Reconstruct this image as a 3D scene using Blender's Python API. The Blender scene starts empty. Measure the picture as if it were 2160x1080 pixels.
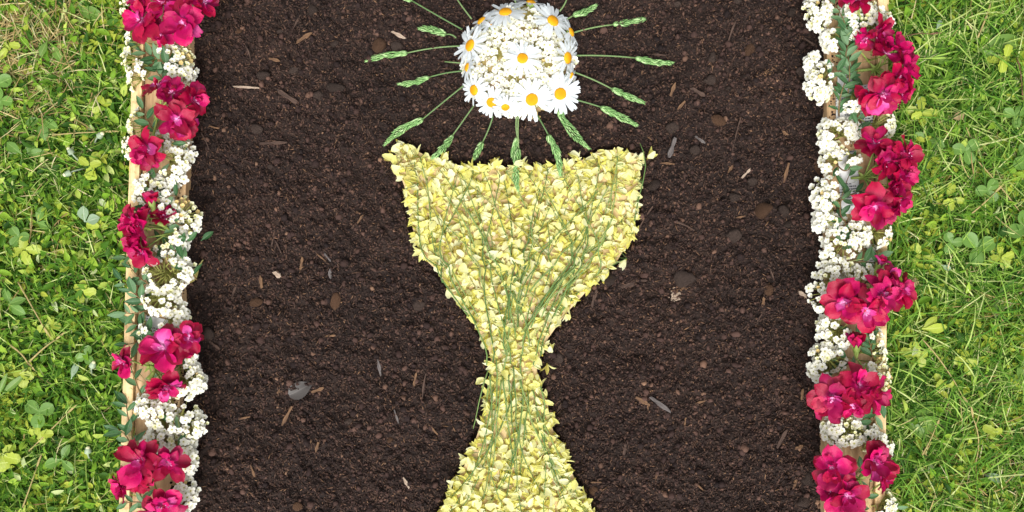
import bpy, bmesh, math, random
import numpy as np
from mathutils import Vector, Matrix, Quaternion

# ------------------------------------------------------------------ camera, sky, sun, exposure
SC = bpy.context.scene
COL = SC.collection
S, H = 0.0006, 1.2                       # metres per photo pixel on the soil, camera height

cam_data = bpy.data.cameras.new('camera')
cam = bpy.data.objects.new('camera', cam_data)
COL.objects.link(cam)
cam.location = (0, 0, H)
cam_data.sensor_width = 36
cam_data.lens = 36 * H / (2160 * S)
cam_data.clip_end = 300
SC.camera = cam

SUN_DIR = Vector((-0.06, -0.55, 1.0)).normalized()       # towards the light
world = bpy.data.worlds.new('World'); SC.world = world; world.use_nodes = True
wn, wl = world.node_tree.nodes, world.node_tree.links
wn.clear()
sky = wn.new('ShaderNodeTexSky'); sky.sky_type = 'NISHITA'; sky.sun_disc = False
sky.sun_elevation = math.asin(SUN_DIR.z)
sky.sun_rotation = math.atan2(SUN_DIR.x, SUN_DIR.y)
sky.air_density = 1.0; sky.dust_density = 4.0; sky.ozone_density = 1.0
whs = wn.new('ShaderNodeHueSaturation'); whs.inputs['Saturation'].default_value = 0.12   # cloud-greyed sky
wb = wn.new('ShaderNodeBackground'); wb.inputs['Strength'].default_value = 0.125
wo = wn.new('ShaderNodeOutputWorld')
wl.new(sky.outputs[0], whs.inputs['Color']); wl.new(whs.outputs[0], wb.inputs[0]); wl.new(wb.outputs[0], wo.inputs[0])

sun_data = bpy.data.lights.new('sun', 'SUN')
sun_data.energy = 1.4; sun_data.angle = math.radians(36); sun_data.color = (1, 0.965, 0.91)
sun = bpy.data.objects.new('sun', sun_data); COL.objects.link(sun)
sun.rotation_euler = SUN_DIR.to_track_quat('Z', 'Y').to_euler()

vs = SC.view_settings
vs.view_transform = 'Standard'; vs.look = 'None'; vs.gamma = 1; vs.exposure = 0.90
vs.use_curve_mapping = False
SC.cycles.max_bounces = 8

R = random.Random(11)
NR = np.random.default_rng(11)
PI = math.pi

def P(x, y, z=0.0):
    """photo pixel + height above the soil -> world point"""
    k = (H - z) / H
    return Vector(((x - 1080) * S * k, (540 - y) * S * k, z))

# ------------------------------------------------------------------ object helpers
def tag(o, label=None, cat=None, group=None, kind=None):
    if label: o['label'] = label
    if cat: o['category'] = cat
    if group: o['group'] = group
    if kind: o['kind'] = kind
    return o

def empty(name, loc, label, cat, group=None):
    o = bpy.data.objects.new(name, None); COL.objects.link(o); o.location = loc
    o.empty_display_size = 0.01
    return tag(o, label, cat, group)

def mesh(name, V, F, mats, T=None, smooth=True, mi=None, W=None):
    me = bpy.data.meshes.new(name)
    me.from_pydata([tuple(v) for v in V], [], F)
    for m in (mats if isinstance(mats, (list, tuple)) else [mats]): me.materials.append(m)
    if smooth: me.polygons.foreach_set('use_smooth', [True] * len(me.polygons))
    if mi is not None: me.polygons.foreach_set('material_index', mi)
    if T is not None:
        a = me.attributes.new('t', 'FLOAT', 'POINT'); a.data.foreach_set('value', T)
    if W is not None:
        a = me.attributes.new('w', 'FLOAT', 'POINT'); a.data.foreach_set('value', W)
    me.update()
    return me

def mesh_np(name, V, F, mat, smooth=False):
    """big meshes from arrays; F is an (n,k) array"""
    me = bpy.data.meshes.new(name)
    V = np.asarray(V, np.float32); F = np.asarray(F, np.int32)
    n, k = F.shape
    me.vertices.add(len(V)); me.vertices.foreach_set('co', V.ravel())
    me.loops.add(n * k); me.loops.foreach_set('vertex_index', F.ravel())
    me.polygons.add(n)
    me.polygons.foreach_set('loop_start', np.arange(0, n * k, k, dtype=np.int32))
    me.polygons.foreach_set('loop_total', np.full(n, k, np.int32))
    if smooth: me.polygons.foreach_set('use_smooth', np.ones(n, bool))
    me.materials.append(mat)
    me.update(calc_edges=True); me.validate()
    return me

def obj(name, me, parent=None, M=None):
    o = bpy.data.objects.new(name, me); COL.objects.link(o)
    if parent is not None: o.parent = parent
    if M is not None: o.matrix_basis = M
    return o

def frame(loc, axis, roll=0.0, s=1.0):
    """matrix that turns local +Z to axis"""
    q = Vector(axis).normalized().to_track_quat('Z', 'Y') @ Quaternion((0, 0, 1), roll)
    return Matrix.LocRotScale(Vector(loc), q, Vector((s, s, s)) if not hasattr(s, '__len__') else Vector(s))

def frame_x(loc, az, elev, roll=0.0, s=1.0):
    """matrix that turns local +X to azimuth az, elevation elev"""
    q = Quaternion((0, 0, 1), az) @ Quaternion((0, 1, 0), -elev) @ Quaternion((1, 0, 0), roll)
    return Matrix.LocRotScale(Vector(loc), q, Vector((s, s, s)) if not hasattr(s, '__len__') else Vector(s))

def axis_of(dirdeg, tilt):
    d, t = math.radians(dirdeg), math.radians(tilt)
    return Vector((math.cos(d) * math.sin(t), math.sin(d) * math.sin(t), math.cos(t)))

class MB:
    def __init__(s): s.V, s.F, s.T, s.W, s.MI = [], [], [], [], []
    def add(s, V, F, T=None, W=None, mi=0, M=None):
        b = len(s.V)
        s.V += [M @ Vector(v) for v in V] if M is not None else [Vector(v) for v in V]
        s.F += [tuple(b + i for i in f) for f in F]
        s.T += list(T) if T is not None else [0.5] * len(V)
        s.W += list(W) if W is not None else [0.0] * len(V)
        s.MI += [mi] * len(F)
        return s
    def mesh(s, name, mats, smooth=True):
        return mesh(name, s.V, s.F, mats, s.T, smooth, s.MI, s.W)

def petal(L, Wd, prof, cup=0.2, curl=0.0, n=5, m=2, wav=0.0, ph=0.0, notch=0.0):
    """a petal or leaf along +X; prof = widths from base to tip; returns V,F,t,w"""
    V, T, Wv, F = [], [], [], []
    x = z = 0.0
    for i in range(n + 1):
        t = i / n
        if i:
            a = curl * (t - 0.5 / n); x += L / n * math.cos(a); z += L / n * math.sin(a)
        q = t * (len(prof) - 1); k = min(int(q), len(prof) - 2); f = q - k
        w = (prof[k] * (1 - f) + prof[k + 1] * f) * Wd / 2
        for j in range(-m, m + 1):
            v = j / m
            V.append((x - notch * L * (t ** 6) * (1 - abs(v)), v * w,
                      z + cup * w * v * v + wav * Wd * math.sin(ph + 5 * t + 3 * v) * t))
            T.append(t); Wv.append(v)
    k = 2 * m + 1
    for i in range(n):
        for j in range(2 * m):
            F.append((i * k + j, (i + 1) * k + j, (i + 1) * k + j + 1, i * k + j + 1))
    return V, F, T, Wv

def tube(pts, r0, r1=None, sides=5):
    r1 = r0 if r1 is None else r1
    V, F, T = [], [], []
    n = len(pts)
    for i, p in enumerate(pts):
        p = Vector(p)
        d = (Vector(pts[min(i + 1, n - 1)]) - Vector(pts[max(i - 1, 0)])).normalized()
        a = d.cross(Vector((0, 0, 1)))
        if a.length < 1e-3: a = d.cross(Vector((0, 1, 0)))
        a.normalize(); b = d.cross(a)
        r = r0 + (r1 - r0) * i / max(1, n - 1)
        for k in range(sides):
            c = 2 * PI * k / sides
            V.append(p + a * math.cos(c) * r + b * math.sin(c) * r); T.append(i / max(1, n - 1))
    for i in range(n - 1):
        for k in range(sides):
            k2 = (k + 1) % sides
            F.append((i * sides + k, i * sides + k2, (i + 1) * sides + k2, (i + 1) * sides + k))
    F.append(tuple(range(sides))[::-1]); F.append(tuple((n - 1) * sides + k for k in range(sides)))
    return V, F, T

def bez(a, b, c, n=8):
    a, b, c = Vector(a), Vector(b), Vector(c)
    return [a * (1 - t) ** 2 + b * 2 * t * (1 - t) + c * t * t for t in [i / n for i in range(n + 1)]]

def dome(r, h, rings=4, seg=12, rough=0.0, rnd=R):
    V = [(0, 0, h)]; F = []
    for i in range(1, rings + 1):
        a = PI / 2 * i / rings
        for k in range(seg):
            c = 2 * PI * k / seg
            q = 1 + rough * rnd.uniform(-1, 1)
            V.append((r * math.sin(a) * math.cos(c) * q, r * math.sin(a) * math.sin(c) * q, h * math.cos(a) * q))
    for k in range(seg): F.append((0, 1 + k, 1 + (k + 1) % seg))
    for i in range(rings - 1):
        for k in range(seg):
            a, b = 1 + i * seg + k, 1 + i * seg + (k + 1) % seg
            F.append((a, a + seg, b + seg, b))
    return V, F

ONES = 'zeroth first second third fourth fifth sixth seventh eighth ninth tenth eleventh twelfth thirteenth fourteenth fifteenth sixteenth seventeenth eighteenth nineteenth'.split()
TENS = {20: 'twent', 30: 'thirt', 40: 'fort', 50: 'fift', 60: 'sixt', 70: 'sevent', 80: 'eight', 90: 'ninet'}
def nth(n):
    if n < 20: return ONES[n]
    t = TENS[n // 10 * 10]
    return t + 'ieth' if n % 10 == 0 else t + 'y-' + ONES[n % 10]

# ------------------------------------------------------------------ materials
def srgb(r, g, b):
    f = lambda c: (c / 255 / 12.92) if c <= 10 else ((c / 255 + 0.055) / 1.055) ** 2.4
    return (f(r), f(g), f(b), 1)

class N:
    """tiny node-tree helper"""
    def __init__(s, name, rough=0.6, spec=0.3):
        s.m = bpy.data.materials.new(name); s.m.use_nodes = True
        s.t = s.m.node_tree; s.n = s.t.nodes; s.l = s.t.links
        s.b = s.n['Principled BSDF']; s.out = s.n['Material Output']
        s.b.inputs['Roughness'].default_value = rough
        s.b.inputs['Specular IOR Level'].default_value = spec
    def attr(s, name): a = s.n.new('ShaderNodeAttribute'); a.attribute_name = name; return a.outputs['Fac']
    def island(s): return s.n.new('ShaderNodeNewGeometry').outputs['Random Per Island']
    def orand(s): return s.n.new('ShaderNodeObjectInfo').outputs['Random']
    def coord(s, which='Object'): return s.n.new('ShaderNodeTexCoord').outputs[which]
    def noise(s, scale, detail=3, vec=None, rough=0.5):
        x = s.n.new('ShaderNodeTexNoise'); x.inputs['Scale'].default_value = scale; x.inputs['Detail'].default_value = detail
        x.inputs['Roughness'].default_value = rough
        if vec is not None: s.l.new(vec, x.inputs['Vector'])
        return x.outputs['Fac']
    def ramp(s, fac, stops, interp='LINEAR'):
        x = s.n.new('ShaderNodeValToRGB'); e = x.color_ramp.elements; x.color_ramp.interpolation = interp
        while len(e) < len(stops): e.new(0.5)
        for i, (p, c) in enumerate(stops): e[i].position = p; e[i].color = c
        s.l.new(fac, x.inputs['Fac']); return x.outputs['Color']
    def mix(s, fac, a, b, mode='MIX'):
        x = s.n.new('ShaderNodeMix'); x.data_type = 'RGBA'; x.blend_type = mode
        for i, v in ((0, fac), (6, a), (7, b)):
            if hasattr(v, 'is_linked'): s.l.new(v, x.inputs[i])
            else: x.inputs[i].default_value = v
        return x.outputs[2]
    def math(s, op, a, b=0.0):
        x = s.n.new('ShaderNodeMath'); x.operation = op
        for i, v in ((0, a), (1, b)):
            if hasattr(v, 'is_linked'): s.l.new(v, x.inputs[i])
            else: x.inputs[i].default_value = v
        return x.outputs[0]
    def scalev(s, vec, sc):
        x = s.n.new('ShaderNodeMapping'); x.inputs['Scale'].default_value = sc; s.l.new(vec, x.inputs['Vector']); return x.outputs[0]
    def col(s, c):
        if hasattr(c, 'is_linked'): s.l.new(c, s.b.inputs['Base Color'])
        else: s.b.inputs['Base Color'].default_value = c
        return s
    def bump(s, h, strength=0.3, dist=0.001):
        x = s.n.new('ShaderNodeBump'); x.inputs['Strength'].default_value = strength; x.inputs['Distance'].default_value = dist
        s.l.new(h, x.inputs['Height']); s.l.new(x.outputs[0], s.b.inputs['Normal']); return s
    def translucent(s, c, fac):
        t = s.n.new('ShaderNodeBsdfTranslucent'); mx = s.n.new('ShaderNodeMixShader'); mx.inputs[0].default_value = fac
        if hasattr(c, 'is_linked'): s.l.new(c, t.inputs['Color'])
        else: t.inputs['Color'].default_value = c
        s.l.new(s.b.outputs[0], mx.inputs[1]); s.l.new(t.outputs[0], mx.inputs[2]); s.l.new(mx.outputs[0], s.out.inputs['Surface']); return s

def vary(n, c, fac, lo=0.8, hi=1.15):
    """multiply a colour by a random grey"""
    r = n.ramp(fac, [(0, (lo, lo, lo, 1)), (1, (hi, hi, hi, 1))])
    return n.mix(1.0, c, r, 'MULTIPLY')

MAT = {}
def soil_mat(name, tone=1.0, island=True):
    n = N(name, 0.85, 0.25)
    c = n.ramp(n.island() if island else n.noise(420, 4, n.coord()),
               [(0.0, srgb(27, 18, 17)), (0.35, srgb(44, 31, 28)), (0.62, srgb(60, 43, 38)), (0.80, srgb(74, 54, 47)), (0.92, srgb(87, 65, 56)), (0.985, srgb(100, 75, 61)), (1.0, srgb(132, 103, 82))] if island else [(0.3, srgb(21, 14, 11)), (0.5, srgb(37, 26, 22)), (0.75, srgb(56, 42, 34))])
    big = n.ramp(n.noise(7, 5, n.coord(), 0.6), [(0.32, (0.62, 0.60, 0.60, 1)), (0.5, (0.98, 0.97, 0.97, 1)), (0.7, (1.3, 1.27, 1.22, 1))])
    c = n.mix(1.0, c, big, 'MULTIPLY')
    n.col(c).bump(n.noise(900, 4, n.coord()), 0.6, 0.0008)
    MAT[name] = n.m
soil_mat('soil', island=False); soil_mat('soil_crumb')

n = N('fibre', 0.75, 0.3)
n.col(n.ramp(n.island(), [(0, srgb(30, 21, 17)), (0.4, srgb(54, 40, 33)), (0.75, srgb(75, 56, 46)), (0.93, srgb(92, 68, 54)), (0.98, srgb(106, 78, 58)), (1, srgb(136, 104, 76))]))
MAT['fibre'] = n.m

n = N('clod', 0.9, 0.2)
n.col(vary(n, n.ramp(n.noise(260, 5, n.coord()), [(0.3, srgb(52, 42, 38)), (0.55, srgb(80, 66, 59)), (0.85, srgb(114, 96, 84))]), n.orand(), 0.75, 1.25)).bump(n.noise(500, 5, n.coord()), 1.0, 0.003)
MAT['clod'] = n.m
n = N('clod_tan', 0.9, 0.2)
n.col(vary(n, n.ramp(n.noise(260, 5, n.coord()), [(0.3, srgb(74, 52, 40)), (0.55, srgb(106, 78, 58)), (0.85, srgb(134, 106, 84))]), n.orand(), 0.8, 1.15)).bump(n.noise(500, 5, n.coord()), 1.0, 0.003)
MAT['clod_tan'] = n.m

def chip(name, a, b):
    n = N(name, 0.8, 0.2)
    g = n.noise(60, 5, n.scalev(n.coord(), (1, 14, 14)))
    n.col(n.ramp(g, [(0.3, a), (0.7, b)])).bump(g, 0.5, 0.0006); MAT[name] = n.m
chip('chip_tan', srgb(66, 48, 37), srgb(128, 98, 72))
chip('chip_brown', srgb(44, 34, 30), srgb(90, 71, 61))
chip('chip_grey', srgb(58, 53, 52), srgb(112, 105, 102))
chip('chip_pale', srgb(120, 102, 88), srgb(186, 166, 146))

n = N('board', 0.7, 0.2)
g = n.noise(16, 6, n.scalev(n.coord(), (14, 1, 14)), 0.6)
st = n.ramp(n.noise(22, 4, n.coord()), [(0.35, (0.72, 0.68, 0.62, 1)), (0.6, (1, 1, 1, 1))])
n.col(n.mix(1.0, n.ramp(g, [(0.3, srgb(170, 136, 100)), (0.55, srgb(198, 166, 126)), (0.8, srgb(212, 184, 148))]), st, 'MULTIPLY')).bump(g, 0.25, 0.001); MAT['board'] = n.m
n = N('board_edge', 0.65, 0.25)
g = n.noise(20, 6, n.scalev(n.coord(), (16, 1, 16)), 0.6)
st = n.ramp(n.noise(38, 5, n.coord(), 0.65), [(0.36, (0.5, 0.44, 0.38, 1)), (0.44, (0.86, 0.83, 0.78, 1)), (0.58, (1, 1, 1, 1))])
n.col(n.mix(1.0, n.ramp(g, [(0.3, srgb(206, 172, 122)), (0.6, srgb(230, 202, 154)), (0.8, srgb(240, 218, 178))]), st, 'MULTIPLY')).bump(g, 0.25, 0.001); MAT['board_edge'] = n.m
n = N('carton', 0.8, 0.15)
g = n.noise(40, 5, n.coord())
n.col(n.ramp(g, [(0.3, srgb(190, 164, 120)), (0.6, srgb(212, 188, 146)), (0.8, srgb(222, 202, 164))])).bump(n.noise(300, 3, n.coord()), 0.3, 0.0005); MAT['carton'] = n.m

n = N('newsprint', 0.8, 0.1)
co = n.coord()
li = n.n.new('ShaderNodeTexWave'); li.wave_type = 'BANDS'; li.bands_direction = 'Y'; li.inputs['Scale'].default_value = 95
n.l.new(co, li.inputs['Vector'])
wd = n.noise(900, 2, n.scalev(co, (1, 0.4, 1)))
blk = n.noise(38, 1, co)
ink = n.math('MULTIPLY', n.math('GREATER_THAN', li.outputs['Fac'], 0.5), n.math('MULTIPLY', n.math('GREATER_THAN', wd, 0.47), n.math('GREATER_THAN', blk, 0.5)))
n.col(n.mix(ink, srgb(222, 222, 222), srgb(70, 70, 84))); MAT['newsprint'] = n.m

# geranium petals: crimson-magenta, pale claw at the base
def ger(name, c0, c1, c2):
    n = N(name, 0.45, 0.35)
    t = n.attr('t')
    ve = n.noise(40, 3, n.scalev(n.coord(), (1, 6, 1)))
    c = n.ramp(t, [(0.0, srgb(236, 170, 205)), (0.16, c0), (0.4, c1), (1.0, c2)])
    c = n.mix(1.0, c, n.ramp(ve, [(0.3, (0.8, 0.78, 0.8, 1)), (0.7, (1.15, 1.15, 1.15, 1))]), 'MULTIPLY')
    c = vary(n, c, n.orand(), 0.6, 1.2)
    n.col(c).translucent(c, 0.15).bump(ve, 0.25, 0.001); MAT[name] = n.m
ger('petal_crimson', srgb(194, 26, 110), srgb(172, 5, 66), srgb(162, 3, 50))
ger('petal_magenta', srgb(218, 70, 156), srgb(202, 18, 106), srgb(186, 6, 80))
ger('petal_pink', srgb(238, 172, 216), srgb(216, 84, 164), srgb(196, 28, 112))
n = N('stamen', 0.5, 0.3); n.col(srgb(232, 160, 205)); MAT['stamen'] = n.m
n = N('ger_green', 0.55, 0.3); c = vary(n, n.ramp(n.noise(80, 3, n.coord()), [(0.3, srgb(112, 136, 62)), (0.7, srgb(158, 174, 92))]), n.orand()); n.col(c); MAT['ger_green'] = n.m

n = N('white_petal', 0.6, 0.2)
c = n.ramp(n.attr('t'), [(0, srgb(220, 218, 160)), (0.25, srgb(238, 236, 218)), (1, srgb(243, 242, 232))])
n.col(vary(n, c, n.orand(), 0.9, 1.02)).translucent(srgb(240, 238, 222), 0.2); MAT['white_petal'] = n.m
n = N('cream_petal', 0.6, 0.2)
c = n.ramp(n.attr('t'), [(0, srgb(190, 192, 112)), (0.4, srgb(226, 224, 174)), (1, srgb(236, 234, 204))])
n.col(vary(n, c, n.orand(), 0.82, 1.02)); MAT['cream_petal'] = n.m
n = N('tan_petal', 0.7, 0.2); n.col(vary(n, srgb(206, 182, 122), n.orand(), 0.7, 1.1)); MAT['tan_petal'] = n.m
n = N('floret_eye', 0.6, 0.2); n.col(vary(n, srgb(178, 172, 92), n.orand(), 0.7, 1.1)); MAT['floret_eye'] = n.m
n = N('pedicel', 0.6, 0.2); n.col(vary(n, srgb(166, 168, 92), n.island(), 0.75, 1.15)); MAT['pedicel'] = n.m
n = N('brown_stem', 0.6, 0.2); n.col(n.ramp(n.noise(60, 3, n.coord()), [(0.3, srgb(96, 66, 48)), (0.7, srgb(128, 112, 72))])); MAT['brown_stem'] = n.m

n = N('spirea_leaf', 0.5, 0.35)
mid = n.math('LESS_THAN', n.math('ABSOLUTE', n.attr('w')), 0.08)
c = n.mix(n.math('MULTIPLY', mid, 0.4), vary(n, n.ramp(n.orand(), [(0, srgb(52, 92, 52)), (0.6, srgb(76, 116, 70)), (1, srgb(110, 142, 102))]), n.noise(70, 3, n.coord()), 0.85, 1.1), srgb(130, 160, 120))
n.col(c).translucent(c, 0.2); MAT['spirea_leaf'] = n.m

n = N('daisy_petal', 0.55, 0.2)
v = n.noise(30, 2, n.scalev(n.coord(), (1, 30, 1)))
n.col(n.mix(1.0, srgb(228, 230, 232), n.ramp(v, [(0.3, (0.8, 0.88, 0.9, 1)), (0.7, (1, 1, 1, 1))]), 'MULTIPLY')).translucent(srgb(235, 238, 240), 0.22).bump(v, 0.3, 0.0006); MAT['daisy_petal'] = n.m
n = N('daisy_disc', 0.75, 0.2)
vo = n.n.new('ShaderNodeTexVoronoi'); vo.inputs['Scale'].default_value = 900; n.l.new(n.coord(), vo.inputs['Vector'])
rad = n.attr('t')
n.col(n.mix(1.0, n.ramp(rad, [(0, srgb(206, 148, 16)), (0.4, srgb(226, 156, 14)), (0.85, srgb(236, 172, 26))]), n.ramp(vo.outputs['Distance'], [(0, (1.1, 1.1, 1.1, 1)), (1, (0.6, 0.55, 0.5, 1))]), 'MULTIPLY')).bump(vo.outputs['Distance'], -0.6, 0.0006); MAT['daisy_disc'] = n.m
n = N('mound', 0.9, 0.1); n.col(n.ramp(n.noise(45, 4, n.coord()), [(0.3, srgb(112, 110, 52)), (0.5, srgb(150, 138, 80)), (0.7, srgb(186, 150, 116))])).bump(n.noise(300, 4, n.coord()), 0.5, 0.001); MAT['mound'] = n.m

n = N('spike', 0.6, 0.25)
c = n.ramp(n.island(), [(0, srgb(108, 152, 88)), (0.5, srgb(140, 180, 112)), (0.85, srgb(166, 200, 136)), (1, srgb(186, 212, 156))])
c = n.mix(1.0, c, n.ramp(n.attr('t'), [(0, (0.8, 0.85, 0.8, 1)), (1, (1.1, 1.08, 1.1, 1))]), 'MULTIPLY'); n.col(c); MAT['spike'] = n.m
n = N('spike_stem', 0.5, 0.3); n.col(n.ramp(n.orand(), [(0, srgb(84, 112, 66)), (1, srgb(120, 142, 92))])); MAT['spike_stem'] = n.m

def yel(name, stops):
    n = N(name, 0.75, 0.12)
    c = n.ramp(n.orand(), stops)
    c = n.mix(1.0, c, n.ramp(n.attr('t'), [(0, (0.96, 0.97, 0.82, 1)), (0.3, (1, 1, 1, 1))]), 'MULTIPLY')
    c = vary(n, c, n.noise(150, 2, n.coord()), 0.93, 1.05)
    n.col(c).translucent(c, 0.45); MAT[name] = n.m
yel('broom_wing', [(0, srgb(190, 172, 96)), (0.03, srgb(232, 226, 126)), (0.4, srgb(243, 239, 146)), (0.8, srgb(246, 244, 182)), (1, srgb(249, 248, 216))])
yel('broom_banner', [(0, srgb(200, 186, 116)), (0.03, srgb(241, 237, 150)), (0.5, srgb(247, 245, 188)), (0.85, srgb(249, 248, 212)), (1, srgb(240, 238, 184))])
n = N('broom_calyx', 0.6, 0.2); n.col(vary(n, srgb(150, 136, 58), n.orand(), 0.7, 1.2)); MAT['broom_calyx'] = n.m
n = N('broom_stem', 0.55, 0.25); n.col(vary(n, n.ramp(n.orand(), [(0, srgb(74, 104, 52)), (0.6, srgb(104, 130, 70)), (0.93, srgb(126, 146, 84)), (1, srgb(138, 114, 76))]), n.noise(60, 2, n.coord()), 0.85, 1.15)); MAT['broom_stem'] = n.m

# lawn
def lawn_mat(name, stops, trans=0.28, rough=0.5, noise=60):
    n = N(name, rough + .12, 0.18)
    c = n.ramp(n.island(), stops)
    c = vary(n, c, n.noise(noise, 3, n.coord()), 0.72, 1.22)
    n.col(c).translucent(c, trans); MAT[name] = n.m
lawn_mat('grass', [(0, srgb(34, 70, 18)), (0.3, srgb(74, 120, 34)), (0.6, srgb(114, 156, 52)), (0.85, srgb(162, 190, 90)), (1, srgb(212, 218, 150))])
lawn_mat('weed_leaf', [(0, srgb(36, 70, 18)), (0.35, srgb(78, 120, 30)), (0.65, srgb(118, 158, 44)), (0.86, srgb(150, 180, 62)), (0.96, srgb(178, 194, 90)), (1, srgb(190, 202, 158))], 0.25, 0.45)
lawn_mat('lime_leaf', [(0, srgb(124, 148, 44)), (0.5, srgb(152, 170, 54)), (1, srgb(178, 186, 72))], 0.3)
lawn_mat('straw', [(0, srgb(126, 104, 66)), (0.4, srgb(166, 146, 92)), (0.75, srgb(192, 176, 122)), (1, srgb(214, 206, 166))], 0.15, 0.6)
def leaf_obj_mat(name, a, b, rib):
    n = N(name, 0.42, 0.35)
    mid = n.math('LESS_THAN', n.math('ABSOLUTE', n.attr('w')), 0.09)
    sv = n.n.new('ShaderNodeTexWave'); sv.inputs['Scale'].default_value = 90; sv.inputs['Distortion'].default_value = 1.5; n.l.new(n.coord(), sv.inputs['Vector'])
    c = n.mix(n.noise(55, 3, n.coord()), a, b)
    c = n.mix(n.math('MULTIPLY', sv.outputs['Fac'], 0.14), c, rib)
    c = n.mix(n.math('MULTIPLY', mid, 0.55), c, rib)
    c = vary(n, c, n.orand(), 0.85, 1.12)
    n.col(c).translucent(c, 0.25); MAT[name] = n.m
leaf_obj_mat('clover', srgb(72, 112, 40), srgb(112, 150, 64), srgb(142, 172, 96))
leaf_obj_mat('plantain', srgb(78, 116, 40), srgb(116, 150, 62), srgb(150, 172, 96))
leaf_obj_mat('lime', srgb(138, 160, 46), srgb(176, 188, 66), srgb(186, 196, 96))
leaf_obj_mat('dull_leaf', srgb(112, 140, 104), srgb(150, 172, 140), srgb(186, 198, 172))
leaf_obj_mat('dry_leaf', srgb(150, 124, 84), srgb(188, 166, 120), srgb(204, 186, 146))
leaf_obj_mat('dead_leaf', srgb(50, 46, 44), srgb(88, 83, 80), srgb(98, 93, 90))
leaf_obj_mat('pod_leaf', srgb(168, 158, 84), srgb(200, 190, 122), srgb(214, 206, 150))

n = N('ground', 0.9, 0.15)
c = n.mix(n.noise(3, 5, n.coord()), srgb(62, 74, 30), srgb(96, 116, 50))
n.col(n.mix(n.noise(70, 5, n.coord()), c, srgb(58, 48, 30))).bump(n.noise(120, 4, n.coord()), 0.8, 0.01); MAT['ground'] = n.m

# ------------------------------------------------------------------ large structure
# value noise on arrays
def vnoise(x, y, freq, seed):
    x, y = x * freq + seed * 17.3, y * freq + seed * 5.7
    xi, yi = np.floor(x).astype(np.int64), np.floor(y).astype(np.int64)
    fx, fy = x - xi, y - yi
    fx, fy = fx * fx * (3 - 2 * fx), fy * fy * (3 - 2 * fy)
    def h(a, b):
        v = (a * 374761393 + b * 668265263 + seed * 982451653) & 0x7fffffff
        v = ((v ^ (v >> 13)) * 1274126177) & 0x7fffffff
        return ((v ^ (v >> 16)) & 0xffff) / 65535.0
    return (h(xi, yi) * (1 - fx) + h(xi + 1, yi) * fx) * (1 - fy) + (h(xi, yi + 1) * (1 - fx) + h(xi + 1, yi + 1) * fx) * fy

# chalice outline in photo pixels
LB = [(296, 838), (310, 825), (340, 832), (390, 850), (470, 866), (525, 880), (548, 896), (560, 918), (580, 926), (620, 956), (680, 1000), (740, 1034), (790, 1036), (850, 1024), (920, 1004), (970, 982), (1030, 952), (1080, 922), (1140, 872), (1170, 850)]
RB = [(296, 1340), (310, 1345), (340, 1350), (390, 1348), (470, 1342), (512, 1332), (535, 1310), (556, 1300), (600, 1250), (660, 1194), (720, 1150), (770, 1132), (800, 1136), (850, 1156), (890, 1162), (950, 1186), (1010, 1216), (1060, 1238), (1140, 1290), (1170, 1315)]
TOPB = [(820, 306), (850, 300), (885, 322), (930, 342), (1000, 352), (1110, 352), (1180, 348), (1230, 338), (1262, 318), (1300, 314), (1345, 324), (1370, 342)]
lby, lbx = np.array(LB).T; rby, rbx = np.array(RB).T; tbx, tby = np.array(TOPB).T
def xl(y): return np.interp(y, lby, lbx)
def xr(y): return np.interp(y, rby, rbx)
def ytop(x): return np.interp(x, tbx, tby)
def in_chalice(x, y, g=0): return (x > xl(y) - g) & (x < xr(y) + g) & (y > ytop(x) - g) & (y < 1168 + g)

def soil_h(X, Y):
    px, py = X / S + 1080, 540 - Y / S
    z = 0.010 * (vnoise(X, Y, 9, 1) - .5) + 0.008 * (vnoise(X, Y, 28, 2) - .5) + 0.008 * (vnoise(X, Y, 80, 3) - .5) + 0.006 * (vnoise(X, Y, 190, 4) - .5)
    z += 0.0035 * np.maximum(0, vnoise(X, Y, 60, 7) - .62) / .38
    edge = np.minimum(px - 380, 1745 - px)
    z += 0.013 * np.clip(1 - edge / 40, 0, 1) ** 1.5 * (.6 + .8 * vnoise(X, Y, 22, 9)) - 0.006 * np.clip(1 - np.abs(edge - 70) / 40, 0, 1)
    z = np.where(in_chalice(px, py, 8), np.minimum(z, -0.004) - 0.004, z)
    z = np.where((px - 1095) ** 2 + (py - 128) ** 2 < 118 ** 2, np.minimum(z, 0), z)
    return z

me = bpy.data.meshes.new('ground'); a = 120
me.from_pydata([(-a, -a, -0.024), (a, -a, -0.024), (a, a, -0.024), (-a, a, -0.024)], [], [(0, 1, 2, 3)]); me.materials.append(MAT['ground'])
tag(obj('ground', me), kind='structure')

xs = np.arange(366, 1763, 3.4) 
ys = np.concatenate([np.arange(-700, -60, 14), np.arange(-60, 1140, 3.4), np.arange(1140, 1790, 14)])
gx, gy = np.meshgrid((xs - 1080) * S, (540 - ys) * S)
gz = soil_h(gx, gy)
nx, ny = len(xs), len(ys)
idx = np.arange(nx * ny).reshape(ny, nx)
F = np.stack([idx[:-1, :-1], idx[1:, :-1], idx[1:, 1:], idx[:-1, 1:]], -1).reshape(-1, 4)
tag(obj('soil_bed', mesh_np('soil_bed', np.stack([gx, gy, gz], -1).reshape(-1, 3), F, MAT['soil'], True)), 'dark brown planting soil filling the bed between the boards', None, None, 'structure')

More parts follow.
